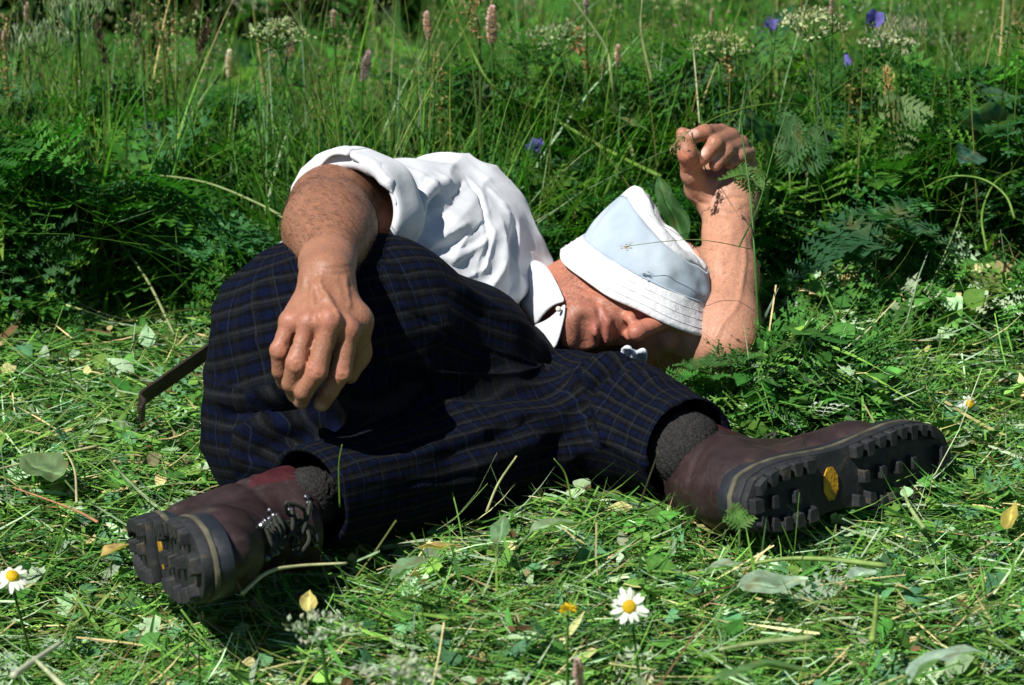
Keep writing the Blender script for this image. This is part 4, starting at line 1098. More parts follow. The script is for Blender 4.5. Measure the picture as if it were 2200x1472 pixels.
# short stubble and blades still standing among the clippings
stb = Scatter()
def stand(sc_, n, T, xr, yr, hgt, wid, cols, wts, lean=.35, bend=.6, var=.25, clump=0, zoff=-.01, mown=False):
    x = rng.uniform(*xr, n); y = rng.uniform(*yr, n)
    if clump: x = x+rng.normal(0, .01, n)
    m = (y < yb(x)+.05) if mown else (y > yb(x)+rng.uniform(-.03, .05, n))
    if not mown: m &= keep(x, y)
    m &= (under(np.stack([x, y, 0*x], 1)) > 8)
    x, y = x[m], y[m]; n = len(x)
    R = frames(rng.uniform(0, 2*math.pi, n), math.pi/2-np.abs(rng.normal(0, lean, n)), rng.uniform(0, 6.3, n)*0+rng.normal(0, .5, n))
    L_ = rng.uniform(*hgt, n); P = np.stack([x, y, gz(x, y)+zoff], 1)
    sc_.add(T, P, R, np.stack([rng.uniform(*wid, n), L_, L_*.6], 1), pal(n, cols, wts, var), bend=-np.abs(rng.normal(0, bend, n)))
S5 = strip(5, .0)
stand(stb, 9000, S3, (-1.1, 1.1), (-1.25, .15), (.02, .06), (.0010, .0030), [G_MID, G_YEL, OLIVE, STRAW], [4, 4, 2, 1.6], .55, .5, mown=True)
stand(stb, 1300, S5, (-1.1, 1.1), (-1.25, -.2), (.04, .11), (.0014, .0036), [G_MID, G_YEL, G_PALE], [4, 4, 1], .6, .6, mown=True)
stb.build('grass_stubble', M_hay, 'short cut stubble and loose standing blades in the mown swath', 'grass')

# ------------------------------------------------------------------ uncut meadow behind
mdw = Scatter()
XR, YR = (-1.7, 1.7), (.0, 2.6)
def dens(n, f=1.0):                                # more plants near the edge of the cut
    return int(n*f)
greens = [(.032, .125, .018), (.060, .190, .028), (.12, .26, .036), (.050, .155, .055)]
def keep(x, y): return ~((y > .9) & (x < -.10) & (rng.random(len(x)) < .85))        # the meadow thins towards the dip
for (yr, n_, hl, hs) in (((.0, .38), 10500, (.10, .29), (.24, .40)), ((.34, .7), 7000, (.08, .22), (.18, .36)), ((.65, 1.3), 5200, (.08, .22), (.20, .40)), ((1.2, 2.8), 5200, (.10, .30), (.24, .46))):
    stand(mdw, n_, S5, XR, yr, hl, (.0022, .0062), [(.055, .185, .026), G_MID, (.115, .26, .036), G_PALE, OLIVE], [4, 2.5, 4, .8, .8], .34, .55)
    stand(mdw, n_//4, S5, XR, yr, hs, (.0014, .0030), [G_MID, G_YEL, OLIVE, STRAW, G_PALE], [3, 3, 3, 1.0, .7], .25, .35)
def fronds(n, T, yr, zr, size, cols, wts, var=.25, pit=(-.1, .9), aspect=1.0, xr=XR):
    x = rng.uniform(*xr, n); y = rng.uniform(*yr, n); m = (y > yb(x)+rng.uniform(-.02, .03, n)) & keep(x, y); x, y = x[m], y[m]; n = len(x)
    cl = .65+.45*noise3(np.stack([x, y, 0*x], 1), 4.5, 91)
    z = gz(x, y)+rng.uniform(*zr, n)*np.clip(cl, .3, 1.2)
    P = np.stack([x, y, z], 1); u = under(P); ok = u > 8
    P = P[ok]; n = len(P)
    az = rng.uniform(0, 2*math.pi, n); az = np.where(rng.random(n) < .45, rng.normal(-1.6, .9, n), az)
    R = frames(az, rng.uniform(*pit, n), rng.normal(0, .35, n))
    L_ = rng.uniform(*size, n)
    tp = under(P+R[:, :, 1]*L_[:, None]) > 8
    P, R, L_ = P[tp], R[tp], L_[tp]; n = len(P)
    mdw.add(T, P, R, np.stack([L_*aspect, L_, L_], 1), pal(n, cols, wts, var), bend=rng.normal(-.15, .2, n))
for k in range(3):
    fronds(1700, FE[k], (.0, .40), (.03, .28), (.06, .13), greens, [4, 5, 1.5, 3])
    fronds(1000, FE[k], (.34, .8), (.03, .20), (.06, .13), greens, [3, 5, 2, 2])
    fronds(700, FE[k], (.65, 1.3), (.03, .20), (.07, .14), greens, [3, 5, 2, 1.5])
    fronds(600, FE[k], (1.2, 2.8), (.05, .28), (.10, .18), greens, [3, 5, 2.5, 1])
for k in range(2):
    fronds(2200, FS[k], (.0, .42), (.03, .28), (.035, .075), greens, [3, 4, 2, 3]); fronds(900, FS[k], (.3, .8), (.02, .14), (.035, .075), greens, [3, 4, 2, 3])
    fronds(1700, LO[k], (.0, .42), (.03, .26), (.020, .045), greens, [3, 4, 2, 3]); fronds(700, LO[k], (.3, .8), (.02, .13), (.020, .045), greens, [3, 4, 2, 3])
fronds(800, OV2, (.0, .9), (.05, .26), (.06, .13), [G_MID, G_DEEP, G_BLU, G_YEL], [4, 2, 3, 2], aspect=.75)
fronds(420, OV, (.0, .9), (.02, .16), (.04, .09), [G_MID, G_DEEP, G_BLU], [4, 3, 3], aspect=.75)
# frothy seed heads of grasses and small umbels, mostly at the back
def froth(n, yr, zr, cols, spread, m_, sz):
    x = rng.uniform(*XR, n); y = rng.uniform(*yr, n); c = np.stack([x, y, gz(x, y)+rng.uniform(*zr, n)], 1)
    ok = (y > yb(x)+.06) & (under(c) > 8) & keep(x, y); c = c[ok]; n = len(c)
    P = np.repeat(c, m_, 0)+rng.normal(0, 1, (n*m_, 3))*np.asarray(spread)
    R = frames(rng.uniform(0, 6.3, n*m_), rng.uniform(-1, 1.4, n*m_), rng.uniform(0, 6.3, n*m_))
    mdw.add(SEED, P, R, rng.uniform(*sz, n*m_), np.repeat(pal(n, cols, [1]*len(cols), .2), m_, 0))
SEED = (np.array([(0, 0, 0), (.35, .5, .1), (0, 1, 0), (-.35, .5, .1)]), np.array([(0, 1, 2), (0, 2, 3)]))
froth(420, (.30, 1.2), (.14, .30), [(.20, .20, .08), (.26, .24, .13), (.16, .22, .07), (.30, .20, .14)], (.008, .008, .022), 26, (.003, .007))
froth(900, (.9, 2.8), (.20, .45), [(.24, .26, .10), (.30, .30, .16), (.20, .26, .09), (.30, .22, .15)], (.013, .013, .028), 26, (.004, .009))
froth(170, (.5, 2.6), (.20, .40), [(.36, .42, .22), (.42, .44, .30)], (.026, .026, .006), 60, (.003, .006))
mdw.build('meadow_plants', M_leaf, 'tall unmown meadow of grasses and feathery leaves behind the man', 'meadow')
# far shrubs in the dip at the left
SHC = [(-1.35, 3.3, .52), (-.95, 3.0, .46), (-.60, 3.5, .55), (-.25, 3.9, .5), (-2.2, 6.0, 1.0), (-1.2, 7.0, 1.2), (-.2, 9.0, 1.3), (-3.6, 9.0, 1.6), (-2.0, 10.5, 1.6), (.9, 10.0, 1.4), (2.4, 11.0, 1.5), (-.6, 12.0, 1.8)]
SLAB = ['low dark bush at the far left just behind the uncut meadow', 'low dark bush behind the budding umbel at upper left', 'low dark bush behind the brown grass ears at upper left', 'low dark bush behind the pale umbel left of centre', 'dark leafy shrub nearest the camera in the dip at upper left', 'dark shrub right of the nearest one in the dip', 'dark round shrub beyond the meadow above the left boot side', 'tall dark shrub farthest left in the dip',
        'broad dark shrub second row in the dip', 'dark shrub far behind the meadow near picture centre', 'dark shrub far behind the meadow at right', 'tallest dark shrub at the back of the dip']
for (cx, cy, hh), lab in zip(SHC, SLAB):
    z0 = float(gz(np.array([cx]), np.array([cy]))[0]); root = empty('shrub', (cx, cy, z0)); tag(root, lab, 'shrub', 'shrubs in the dip beyond the meadow')
    mb = MB()
    for a in np.arange(5)*1.26: V, F = tube(spline([(cx, cy, z0-.05), (cx+.2*math.cos(a)*hh, cy+.2*math.sin(a)*hh, z0+.4*hh), (cx+.42*math.cos(a)*hh, cy+.42*math.sin(a)*hh, z0+.8*hh)], 3), np.linspace(.03, .01, 7), 5); mb.add(V, F)
    mb.build('trunk', plain('bark', (.06, .045, .03)), root)
    n = 2200; u = rng.normal(0, 1, (n, 3)); u /= np.linalg.norm(u, axis=1)[:, None]; rr = rng.uniform(.55, 1.05, n)[:, None]*(1+.25*noise3(u*2, 1, int(cx*10)+50))[:, None]
    P = u*rr*np.array([.7, .6, .55])*hh+np.array([cx, cy, z0+.55*hh]); s_ = Scatter()
    s_.add(OV2, P, frames(rng.uniform(0, 6.3, n), rng.uniform(-.6, .9, n), rng.normal(0, .5, n)), rng.uniform(.08, .16, n), pal(n, [(.012, .045, .010), (.018, .060, .012)], [1, 1]))
    link('crown', mesh_np('crown', np.concatenate(s_.V), [np.concatenate(s_.F3)], M_leaf, False, cols=np.concatenate(s_.C)), root)
# ------------------------------------------------------------------ single plants and cut pieces one can point to
M_stem = leafy('plant_stem', .5, .15, .35); M_petal = leafy('petal', .6, .30, .2)
def base_of(p, dx=0.0, dy=0.0):
    x, y = p[0]+dx, p[1]+dy; return np.array([x, y, float(gz(np.array([x]), np.array([y]))[0])-.01])
def root_at(name, loc, label, cat, group=None): return tag(empty(name, tuple(loc)), label, cat, group)
def part_mesh(name, V, F, mat, parent, col, smooth=True):
    V = np.asarray(V); C = np.broadcast_to(np.asarray(col, float), (len(V), 3)) if np.ndim(col) == 1 else col
    return link(name, mesh_np(name, V, F, mat, smooth, cols=C), parent)
def stem_part(pts, rad, parent, col, name='stem', seg=6):
    V, F = tube(spline(pts, 6), np.interp(np.linspace(0, 1, (len(pts)-1)*6+1), np.linspace(0, 1, len(np.atleast_1d(rad))), np.atleast_1d(rad)), seg)
    return part_mesh(name, V, F, M_stem, parent, col)
def leafparts(T, pos, R, scl, col): 
    s_ = Scatter(); s_.add(T, np.asarray(pos), R, scl, col); return np.concatenate(s_.V), (s_.F3 or s_.F4)[0], np.concatenate(s_.C)
PETAL = (np.array([(0, 0, 0), (.32, .45, .12), (0, 1, .05), (-.32, .45, .12), (0, .5, -.05)]), np.array([(0, 1, 4), (1, 2, 4), (2, 3, 4), (3, 0, 4)]))
def nearer(Y): return Y if Y < .3 else .12+.33*Y
def bistort(px, py, Y, h, label, col=(.62, .34, .42), lean=0.0, wid=.30):
    Y = nearer(Y); tp = at(px, py-h/2, Y); bt = at(px+lean*h, py+h/2, Y); bs = base_of(bt, lean*.05+rng.normal(0, .01))
    root = root_at('bistort_flower', bs, label, 'flower', 'pink flower spikes in the meadow')
    stem_part([bs, bs*.5+bt*.5+np.array([rng.normal(0, .006), 0, 0]), bt, bt*.15+tp*.85], [.0016, .0011], root, G_MID)
    L = np.linalg.norm(tp-bt); n = int(np.clip(L*4200, 60, 190)); t = np.sort(rng.uniform(0, 1, n)); a = np.arange(n)*2.4
    r = L*wid*.5*np.clip(np.sin(np.pi*(.12+.80*t))**.6, .2, 1)*rng.uniform(.8, 1.1, n)
    ax = nrm(tp-bt); e1 = nrm(np.cross(ax, [0, 1, .1])); e2 = np.cross(ax, e1)
    d = np.cos(a)[:, None]*e1+np.sin(a)[:, None]*e2
    P = bt+t[:, None]*(tp-bt)+d*r[:, None]*.35
    yv = d+ax*.5; yv /= np.linalg.norm(yv, axis=1)[:, None]; xv = np.cross(yv, ax); xv /= np.linalg.norm(xv, axis=1)[:, None]; zv = np.cross(xv, yv)
    C = np.asarray(col)*np.exp(rng.normal(0, .18, (n, 1)))*np.exp(rng.normal(0, .05, (n, 3)))
    V, F, CC = leafparts(PETAL, P, np.stack([xv, yv, zv], 2), np.stack([r*1.5, r*1.0, r], 1), C)
    part_mesh('flower_spike', V, F, M_petal, root, CC, False)
def umbel(px, py, Y, size, label, col=(.40, .46, .26), rays=11, bud=False, lean=0.0, leaf=True):
    Y = nearer(Y); c = at(px, py, Y); bs = base_of(c, lean); root = root_at('umbel_plant', bs, label, 'flower', 'pale umbel heads in the meadow')
    hub = c-np.array([0, 0, size*.85]); stem_part([bs, (bs+hub)/2+np.array([lean*.1, 0, 0]), hub], [.0026, .0017], root, G_MID)
    V_, F_ = MB(), []; mb = MB(); fl = []
    for k in range(rays):
        a = k*2.4; r = size*math.sqrt((k+.5)/rays); e = c+np.array([r*math.cos(a), r*math.sin(a), -.25*r*r/size*1.5+rng.normal(0, size*.05)])
        V, F = tube(spline([hub, hub*.45+e*.55+np.array([0, 0, -.08*size]), e], 3), [.0007]*7, 4); mb.add(V, F, np.broadcast_to(np.array(G_MID), (len(V), 3)))
        m_ = 16; fl.append(e+np.c_[rng.normal(0, size*.13, (m_, 2)), rng.normal(0, size*.04 if not bud else size*.10, m_)])
    mb.build('ray', M_stem, root)
    P = np.concatenate(fl); n = len(P)
    R = frames(rng.uniform(0, 6.3, n), rng.uniform(-.4, 1.4, n) if not bud else rng.uniform(.9, 1.5, n), rng.uniform(0, 6.3, n))
    s_ = rng.uniform(.0045, .0072, n)*(size/.035)**.5
    V, F, CC = leafparts(PETAL, P, R, np.stack([s_*(1 if not bud else .4), s_*(1 if not bud else 2.2), s_], 1), pal(n, [col, tuple(x*.7 for x in col)], [2, 1], .15))
    part_mesh('florets', V, F, M_petal, root, CC, False)
    if leaf:
        m = bs*.45+hub*.55; V, F = FE[0]; Rm = frames(np.array([-.6+rng.normal(0, .6)]), np.array([.5]), np.array([0.]))[0]
        part_mesh('leaf', V*.09@Rm.T+m, F, M_leaf, root, G_MID, False)
def bell(px, py, Y, size, label, closed=False, tilt=(0, -.3, .6)):
    Y = nearer(Y); c = at(px, py, Y); bs = base_of(c, .01); root = root_at('bellflower', bs, label, 'flower')
    ax = nrm(tilt); stem_part([bs, (bs+c)/2, c-ax*size*.5], [.0014, .0009], root, G_MID)
    e1 = nrm(np.cross(ax, [1, .2, .1])); e2 = np.cross(ax, e1); V = []; n = 20
    for (h, r) in ((-.5, .05), (-.42, .25), (-.1, .38), (.25, .50), (.5, .72)):
        for k in range(n):
            a = k/n*2*math.pi; lob = 1+.0*k; hh = h; rr = r*(.45 if closed else 1)
            if h > .2: hh = h+(.22 if h > .4 else .06)*math.cos(5*a); 
            V.append(c+size*(ax*hh+rr*(math.cos(a)*e1+math.sin(a)*e2)))
    F = np.array([(i*n+j, i*n+(j+1) % n, (i+1)*n+(j+1) % n, (i+1)*n+j) for i in range(4) for j in range(n)])
    part_mesh('petals', V, F, M_petal, root, (.15, .13, .44))
    V, F = tube([c-ax*size*.55, c-ax*size*.42, c-ax*size*.30], [size*.08, size*.18, size*.24], 6); part_mesh('calyx', V, F, M_stem, root, G_MID)
def daisy(px, py, Y, size, label, face, wilt=0.0, np_=17, disc=(.62, .40, .015)):
    c = at(px, py, Y); bs = base_of(c, .015, .02); root = root_at('daisy', bs, label, 'flower', 'daisies among the clippings')
    ax = nrm(face); stem_part([bs, c-ax*size*.6, c], [.0013], root, G_MID)
    e1 = nrm(np.cross(ax, [0, .3, 1])); e2 = np.cross(ax, e1)
    PT = np.array([(-.08, 0, 0), (.08, 0, 0), (-.16, .4, .03), (.16, .4, .03), (-.15, .75, .0), (.15, .75, .0), (-.06, 1, -.03), (.06, 1, -.03)]); PF = np.array([(0, 1, 3, 2), (2, 3, 5, 4), (4, 5, 7, 6)])
    for k in range(np_):
        a = k/np_*2*math.pi+rng.normal(0, .07); y = nrm(math.cos(a)*e1+math.sin(a)*e2+ax*(rng.normal(.02, .16)-wilt)); x = nrm(np.cross(y, ax)); z = np.cross(x, y)
        L = size*rng.uniform(.66, 1.06); o_ = c+y*size*.20
        part_mesh('petal', (PT*np.array([L*.85, L*.8, L]))@np.stack([x, y, z], 0)+o_, PF, M_petal, root, (.80, .80, .76))
    V = []; n = 14
    for (h, r) in ((.0, .36), (.10, .34), (.19, .24), (.24, .0)):
        for k in range(n): a = k/n*2*math.pi; V.append(c+size*(ax*(h+.02*(k % 2))+r*(math.cos(a)*e1+math.sin(a)*e2)))
    F = np.array([(i*n+j, i*n+(j+1) % n, (i+1)*n+(j+1) % n, (i+1)*n+j) for i in range(3) for j in range(n)])
    part_mesh('disc', V, F, M_petal, root, disc)
def sorrel(pix, Y, label, cols=((.30, .12, .05), (.32, .26, .09)), size=.0042, frm=.35):
    Y = nearer(Y); P = np.array([at(px, py, Y) for px, py in pix]); bs = base_of(P[-1]); root = root_at('sorrel_stalk', bs, label, 'plant', 'sorrel seed stalks')
    S = spline(list(P)+[bs], 8); V, F = tube(S, np.linspace(.0007, .0017, len(S)), 5); part_mesh('stem', V, F, M_stem, root, (.09, .11, .03))
    k = spline(list(P), 14); n = len(k)*2; c = k[rng.integers(0, len(k), n)]+rng.normal(0, .0042, (n, 3))
    V, F, CC = leafparts(PETAL, c, frames(rng.uniform(0, 6.3, n), rng.uniform(-1, 1, n), rng.uniform(0, 6.3, n)), rng.uniform(.7, 1.3, n)*size*1.3, pal(n, cols, [1]*len(cols), .2))
    part_mesh('seeds', V, F, M_petal, root, CC, False)
def stalk(pix, label, rad=.0011, col=G_YEL, head=0, hcol=(.30, .26, .12), name='grass_stalk', cat='grass', hsz=.006, group='single grass stalks'):
    """pix: (px,py,Y) from tip to foot"""
    P = [at(q[0], q[1], nearer(q[2])) for q in pix]; root = root_at(name, P[-1], label, cat, group)
    S = spline(P, 8); V, F = tube(S, np.linspace(rad*.55, rad, len(S)), 6); part_mesh('stem', V, F, M_stem, root, col)
    if head:
        m = max(3, int(len(S)*head)); n = m*7; i = rng.integers(0, m, n); tdir = nrm(S[0]-S[m-1])
        c = S[i]+rng.normal(0, .0022, (n, 3)); yv = tdir+rng.normal(0, .4, (n, 3)); yv /= np.linalg.norm(yv, axis=1)[:, None]
        xv = np.cross(yv, rng.normal(0, 1, (n, 3))); xv /= np.linalg.norm(xv, axis=1)[:, None]
        V, F, CC = leafparts(PETAL, c, np.stack([xv, yv, np.cross(xv, yv)], 2), np.stack([np.full(n, hsz*.6), np.full(n, hsz*1.3), np.full(n, hsz)], 1)*rng.uniform(.7, 1.2, (n, 1)), pal(n, [hcol], [1], .2))
        part_mesh('seed_head', V, F, M_petal, root, CC, False)
def leaf3(px, py, Y, L, W, label, col, az, pitch, roll=0., T=None, name='broad_leaf', stem=.5, group=None, curl=-.25, under=None, cat='leaf'):
    """a single leaf, px/py its middle"""
    R = frames(np.array([az]), np.array([pitch]), np.array([roll]))[0]; m = at(px, py, Y); b0 = m-R[:, 1]*L*.5
    root = root_at(name, b0, label, cat, group)
    if T is None: V, F = FINE
    else: V, F = T
    X = V*np.array([W, L, L]); X[:, 2] += curl*(V[:, 1]-.0)**2*L*.6+(.35*np.abs(V[:, 0])*W if T is None else 0)
    X[:, 2] += noise3(V*np.array([2.5, 3, 1]), 1.3, int(px) % 97)*L*.07+noise3(V*np.array([5, 6, 1]), 1.1, int(px) % 89)*L*.03; X[:, 0] += noise3(np.c_[V[:, 1]*2, V[:, 1]*0, V[:, 1]*0+px], 1.7, 5)*W*.10+np.sign(V[:, 0])*noise3(np.c_[V[:, 1]*9, V[:, 0]*0, V[:, 0]*0+py], 1, 6)*W*.05
    Xw = X@R.T+b0; c = np.asarray(col)*np.ones((len(V), 3))
    if T is None: rib = np.exp(-(V[:, 0]/.03)**2)[:, None]; side = np.exp(-((np.mod(V[:, 1]*8+np.abs(V[:, 0])*4, 1)-.5)/.08)**2)[:, None]*.5; c = c*(1+.9*np.maximum(rib, side*.5))
    sp = np.clip(noise3(V*np.array([6, 7, 1]), 1, int(py) % 83)*2.2-.9, 0, 1)[:, None]*.6; c = c*(1+.22*noise3(V*np.array([3, 4, 1]), 1, int(px) % 71)[:, None]); c = c*(1-sp)+np.array([.20, .15, .05])*sp
    part_mesh('blade', Xw, F, M_leaf, root, c)
    if stem:
        s0 = b0; s1 = b0-R[:, 1]*L*stem*.6+np.array([0, 0, -.01]); V, F = tube(spline([b0+R[:, 1]*L*.05, s0, s1], 4), [.0012]*9, 5); part_mesh('stalk', V, F, M_stem, root, (.10, .18, .05))
def fine_leaf():
    n, m = 16, 6; V = []; 
    for i in range(n+1):
        t = i/n; w = .5*math.sin(math.pi*min(1, t**.72))**.75*(1-t**9); w = max(w, .004)
        for j in range(-m, m+1): V.append((w*j/m, t, 0))
    k = 2*m+1; F = [(i*k+j, i*k+j+1, (i+1)*k+j+1, (i+1)*k+j) for i in range(n) for j in range(k-1)]
    return np.array(V, float), np.array(F)
FINE = fine_leaf()
FBIG = [feather(9, .46, 6, .46, seed=20), feather(7, .52, 5, .46, seed=21)]

# --- flower spikes
PK, PW, PP = (.68, .46, .50), (.70, .60, .56), (.50, .32, .46)
for a in [(1057, 56, .42, 84, 'largest pink flower spike, upright above the white shoulder', PK), (916, 56, .46, 62, 'pink flower spike leaning beside yellow-green sorrel above the rolled sleeve', PK, .1),
          (630, 103, .60, 48, 'pink flower spike above the elbow, right of the pale umbel', PK, -.3), (493, 138, .62, 62, 'whitish narrow flower spike left of the elbow', PW), (716, 40, .80, 40, 'faint blurred pink spike near the top edge left of centre', PK),
          (792, 143, .44, 66, 'purplish thin flower spike just above the rolled sleeve', PP, -.2), (1260, 12, .50, 44, 'pink flower spike cut by the top edge right of centre', PP), (1788, 12, .38, 44, 'pink spike at the top edge among pale umbels at right', PK),
          (1530, 38, .75, 36, 'blurred pink spike behind the pale umbel above the raised hand', PK), (1327, 120, .66, 48, 'faint pink spike half hidden behind sorrel above the hat', PK), (1295, 150, .62, 42, 'small dim pink spike lowest of those above the hat', PK),
          (57, 28, .85, 44, 'pink spike behind the budding umbel in the top left corner', PK), (10, 85, .80, 44, 'pink spike cut by the left edge', PK), (175, 175, 1.0, 42, 'tiny pale spike below the upright umbel at upper left', PW),
          (132, 466, .18, 48, 'whitish flower spike low at the left edge of the uncut meadow', PW), (273, 355, .30, 40, 'small pale spike above the arching stalk at left', PW), (686, 156, .75, 28, 'tiny rose spike right of the pink one above the elbow', PK),
          (1240, 1452, -.92, 70, 'blurred pink spike at the bottom edge in front of the man', PK, .1)]:
    bistort(*a[:4], a[4], a[5], *(a[6:7] or [0.0]))
# --- umbels
umbel(95, 70, .55, .036, 'budding umbel on a forked green stem in the top left corner', (.34, .42, .26), 10, True, .08)
umbel(165, 8, .60, .040, 'umbel on a straight upright stem at the top edge left', (.28, .38, .20), 12, True, .0)
umbel(592, 52, .58, .034, 'frothy pale green umbel with dark stems left of centre at the top', (.34, .40, .20), 14, False, .06)
umbel(1205, 62, .80, .040, 'flat blurred umbel right of the largest pink spike', (.30, .36, .20), 12, False, .05)
umbel(1545, 78, .42, .034, 'pale yellow-green umbel directly above the raised hand', (.38, .42, .20), 14, False, .02)
umbel(1745, 28, .42, .038, 'wide pale umbel at the top edge left of the violet bellflower', (.40, .43, .24), 16, False, .05)
umbel(1910, 78, .48, .034, 'loose umbel behind the violet bellflower', (.42, .44, .28), 12, False, -.03)
umbel(1935, 52, .60, .030, 'small umbel right of the violet bellflower at the top', (.42, .42, .30), 10, True, .02)
umbel(120, 290, .70, .040, 'faded drooping umbel at the left edge above the arching stalks', (.34, .36, .24), 10, False, .05)
umbel(430, 300, .75, .034, 'small pale umbel behind the leaves left of the sleeve', (.36, .40, .24), 10, False, .02)
umbel(690, 1335, -.86, .026, 'blurred whitish umbel lying in the front left clippings', (.46, .50, .38), 10, False, .01, False)
umbel(860, 1430, -1.0, .030, 'blurred whitish umbel at the bottom edge left of centre', (.46, .50, .38), 12, False, .01, False)
# --- bellflowers and yellow flowers
bell(1877, 46, .36, .015, 'open violet-blue bellflower at the upper right', tilt=(.1, -.55, .6)); bell(1819, 122, .34, .015, 'closed blue bellflower bud below the open violet one', True, (.3, -.2, -.9))
bell(1153, 320, .22, .014, 'violet bellflower between the shoulder and the raised hand', False, (-.3, -.3, .8)); bell(1658, 58, .70, .012, 'blurred violet bellflower behind the umbels at upper right')
bell(318, 273, .60, .010, 'tiny blue flower deep in the meadow left of the sleeve')
for (px, py, Y, sz, lab) in [(1220, 1314, -.82, .0075, 'yellow flower button left of the daisy in front'), (583, 266, .45, .006, 'tiny yellow flower in the meadow left of the rolled sleeve'), (140, 418, .22, .006, 'tiny yellow flower at the left beside the arching stalk')]:
    c = at(px, py, Y); bs = base_of(c); root = root_at('yellow_flower', bs, lab, 'flower', 'small yellow flowers'); stem_part([bs, c], [.0012], root, G_MID)
    n = 40; u = rng.normal(0, 1, (n, 3)); u[:, 2] = np.abs(u[:, 2]); u /= np.linalg.norm(u, axis=1)[:, None]
    xv = np.cross(u, [.3, .5, .1]); xv /= np.linalg.norm(xv, axis=1)[:, None]
    V, F, CC = leafparts(PETAL, c+u*sz*.3, np.stack([xv, u, np.cross(xv, u)], 2), np.full(n, sz*.8), pal(n, [(.60, .42, .015)], [1], .15)); part_mesh('petals', V, F, M_petal, root, CC, False)
daisy(1352, 1304, -.80, .0165, 'white daisy with yellow centre in front of the man', (-.15, -.80, .55))
daisy(26, 1238, -.66, .0165, 'white daisy seen from the side at the left edge', (.15, -.35, .9), .25)
daisy(2084, 868, -.22, .013, 'wilted daisy with drooping petals beyond the right boot toe', (.1, -.8, .5), .7, 11)
# --- sorrel
sorrel([(940, 130), (950, 200), (960, 270), (975, 330)], .46, 'yellow-green sorrel stalk beneath the leaning pink spike', ((.26, .26, .08), (.30, .20, .08)))
sorrel([(1238, 75), (1247, 110), (1262, 150)], .50, 'short reddish sorrel tip above the man, right of the flat umbel')
sorrel([(1822, 180), (1835, 225), (1845, 265), (1862, 290)], .28, 'pale yellow sorrel stalk with round seeds below the bellflowers', ((.42, .32, .11), (.34, .24, .09)), .0050)
sorrel([(8, 30), (12, 110), (18, 190), (30, 260)], .50, 'sorrel stalk at the very left edge', ((.28, .24, .09), (.30, .16, .08)))
sorrel([(1556, 105), (1560, 135), (1568, 160)], .40, 'short brown sorrel tip hanging below the umbel above the hand', ((.32, .20, .09), (.30, .22, .1)))
sorrel([(335, 0), (345, 60), (352, 130)], .60, 'reddish sorrel stalk at the top edge left', ((.30, .2, .1), (.28, .26, .10)))
sorrel([(365, 45), (362, 95), (352, 170)], .62, 'sorrel stalk crossing the reddish one at upper left', ((.24, .26, .09), (.28, .2, .09)))
sorrel([(1015, 5), (1005, 40), (1030, 80)], .44, 'brown sorrel tip just left of the largest pink spike', ((.30, .14, .07), (.26, .2, .08)))
sorrel([(85, 310), (100, 360), (112, 400)], .35, 'light green dock seed head at the left above the white spike', ((.24, .28, .08), (.30, .32, .12)), .0060)
sorrel([(160, 510), (150, 560), (140, 600)], .10, 'dark red sorrel stalk at the left near the cut edge', ((.14, .05, .03), (.12, .09, .03)))
# --- stalks
stalk([(195, 385, .20), (310, 376, .14), (440, 392, .08), (560, 440, .02), (625, 478, -.02)], 'long pale stalk arching right towards the hairy forearm', .0017, (.20, .26, .10))
stalk([(30, 270, .30), (95, 300, .26), (175, 390, .20), (250, 510, .12), (315, 600, .05), (375, 720, -.02)], 'long pale stalk slanting down from the left edge to the hip', .0017, (.22, .26, .11), .15, (.34, .30, .18))
stalk([(160, 0, .6), (162, 110, .58), (163, 260, .55)], 'thick straight green stem with sheathing leaf at upper left', .0030, G_YEL)
stalk([(92, 100, .55), (130, 190, .52), (190, 300, .45), (262, 420, .35)], 'forked green stem under the budding umbel', .0024, G_YEL)
stalk([(970, 0, .42), (1010, 100, .40), (1065, 190, .34), (1180, 250, .28), (1300, 320, .22), (1420, 380, .14)], 'thick green stem slanting from the top centre down to the hat', .0026, G_YEL)
stalk([(1225, -10, .42), (1275, 60, .40), (1305, 110, .38), (1318, 190, .34), (1345, 280, .28), (1362, 340, .2)], 'pale bent stem curving down above the hat', .0026, (.20, .26, .10))
stalk([(1475, 0, .30), (1490, 110, .26), (1503, 265, .18)], 'thin pale straw standing directly above the raised thumb', .0011, (.40, .42, .24))
stalk([(1380, 0, .40), (1378, 70, .38), (1402, 180, .34)], 'pale upright stem with narrow leaf above the hat at right', .0022, (.22, .28, .10))
stalk([(1735, 228, .18), (1690, 222, .15), (1620, 228, .12), (1545, 250, .10), (1490, 282, .06)], 'thin green blade arching left over the raised hand', .0010, G_YEL)
stalk([(1505, 262, .2), (1545, 335, .2), (1560, 420, .15)], 'short green grass stem left behind the raised hand', .0014, G_YEL)
stalk([(1450, 320, -.10), (1462, 300, -.09), (1474, 286, -.075), (1484, 280, -.06)], 'small grass ear held between thumb and finger', .0006, (.25, .22, .08), .6, (.34, .28, .14), 'grass_ear', hsz=.0042)
stalk([(1342, 530, -.228), (1400, 522, -.228), (1480, 515, -.225), (1540, 520, -.225), (1612, 535, -.20)], 'fine dry grass stem lying across the hat and wrist', .0005, (.16, .20, .07), .08, (.42, .28, .10), hsz=.0028)
stalk([(1590, 240, -.10), (1600, 330, -.12), (1612, 420, -.15), (1622, 560, -.20), (1632, 750, -.22)], 'thin green stem standing beside the raised forearm', .0012, G_MID)
stalk([(1690, 240, -.05), (1660, 330, -.08), (1630, 440, -.12), (1588, 530, -.26)], 'thin blade leaning across the wrist from the right', .0010, G_MID)
stalk([(1975, 410, .05), (2040, 380, .03), (2110, 385, .02), (2160, 420, 0), (2180, 470, -.02)], 'broad blade arching over at the right edge', .0016, G_YEL)
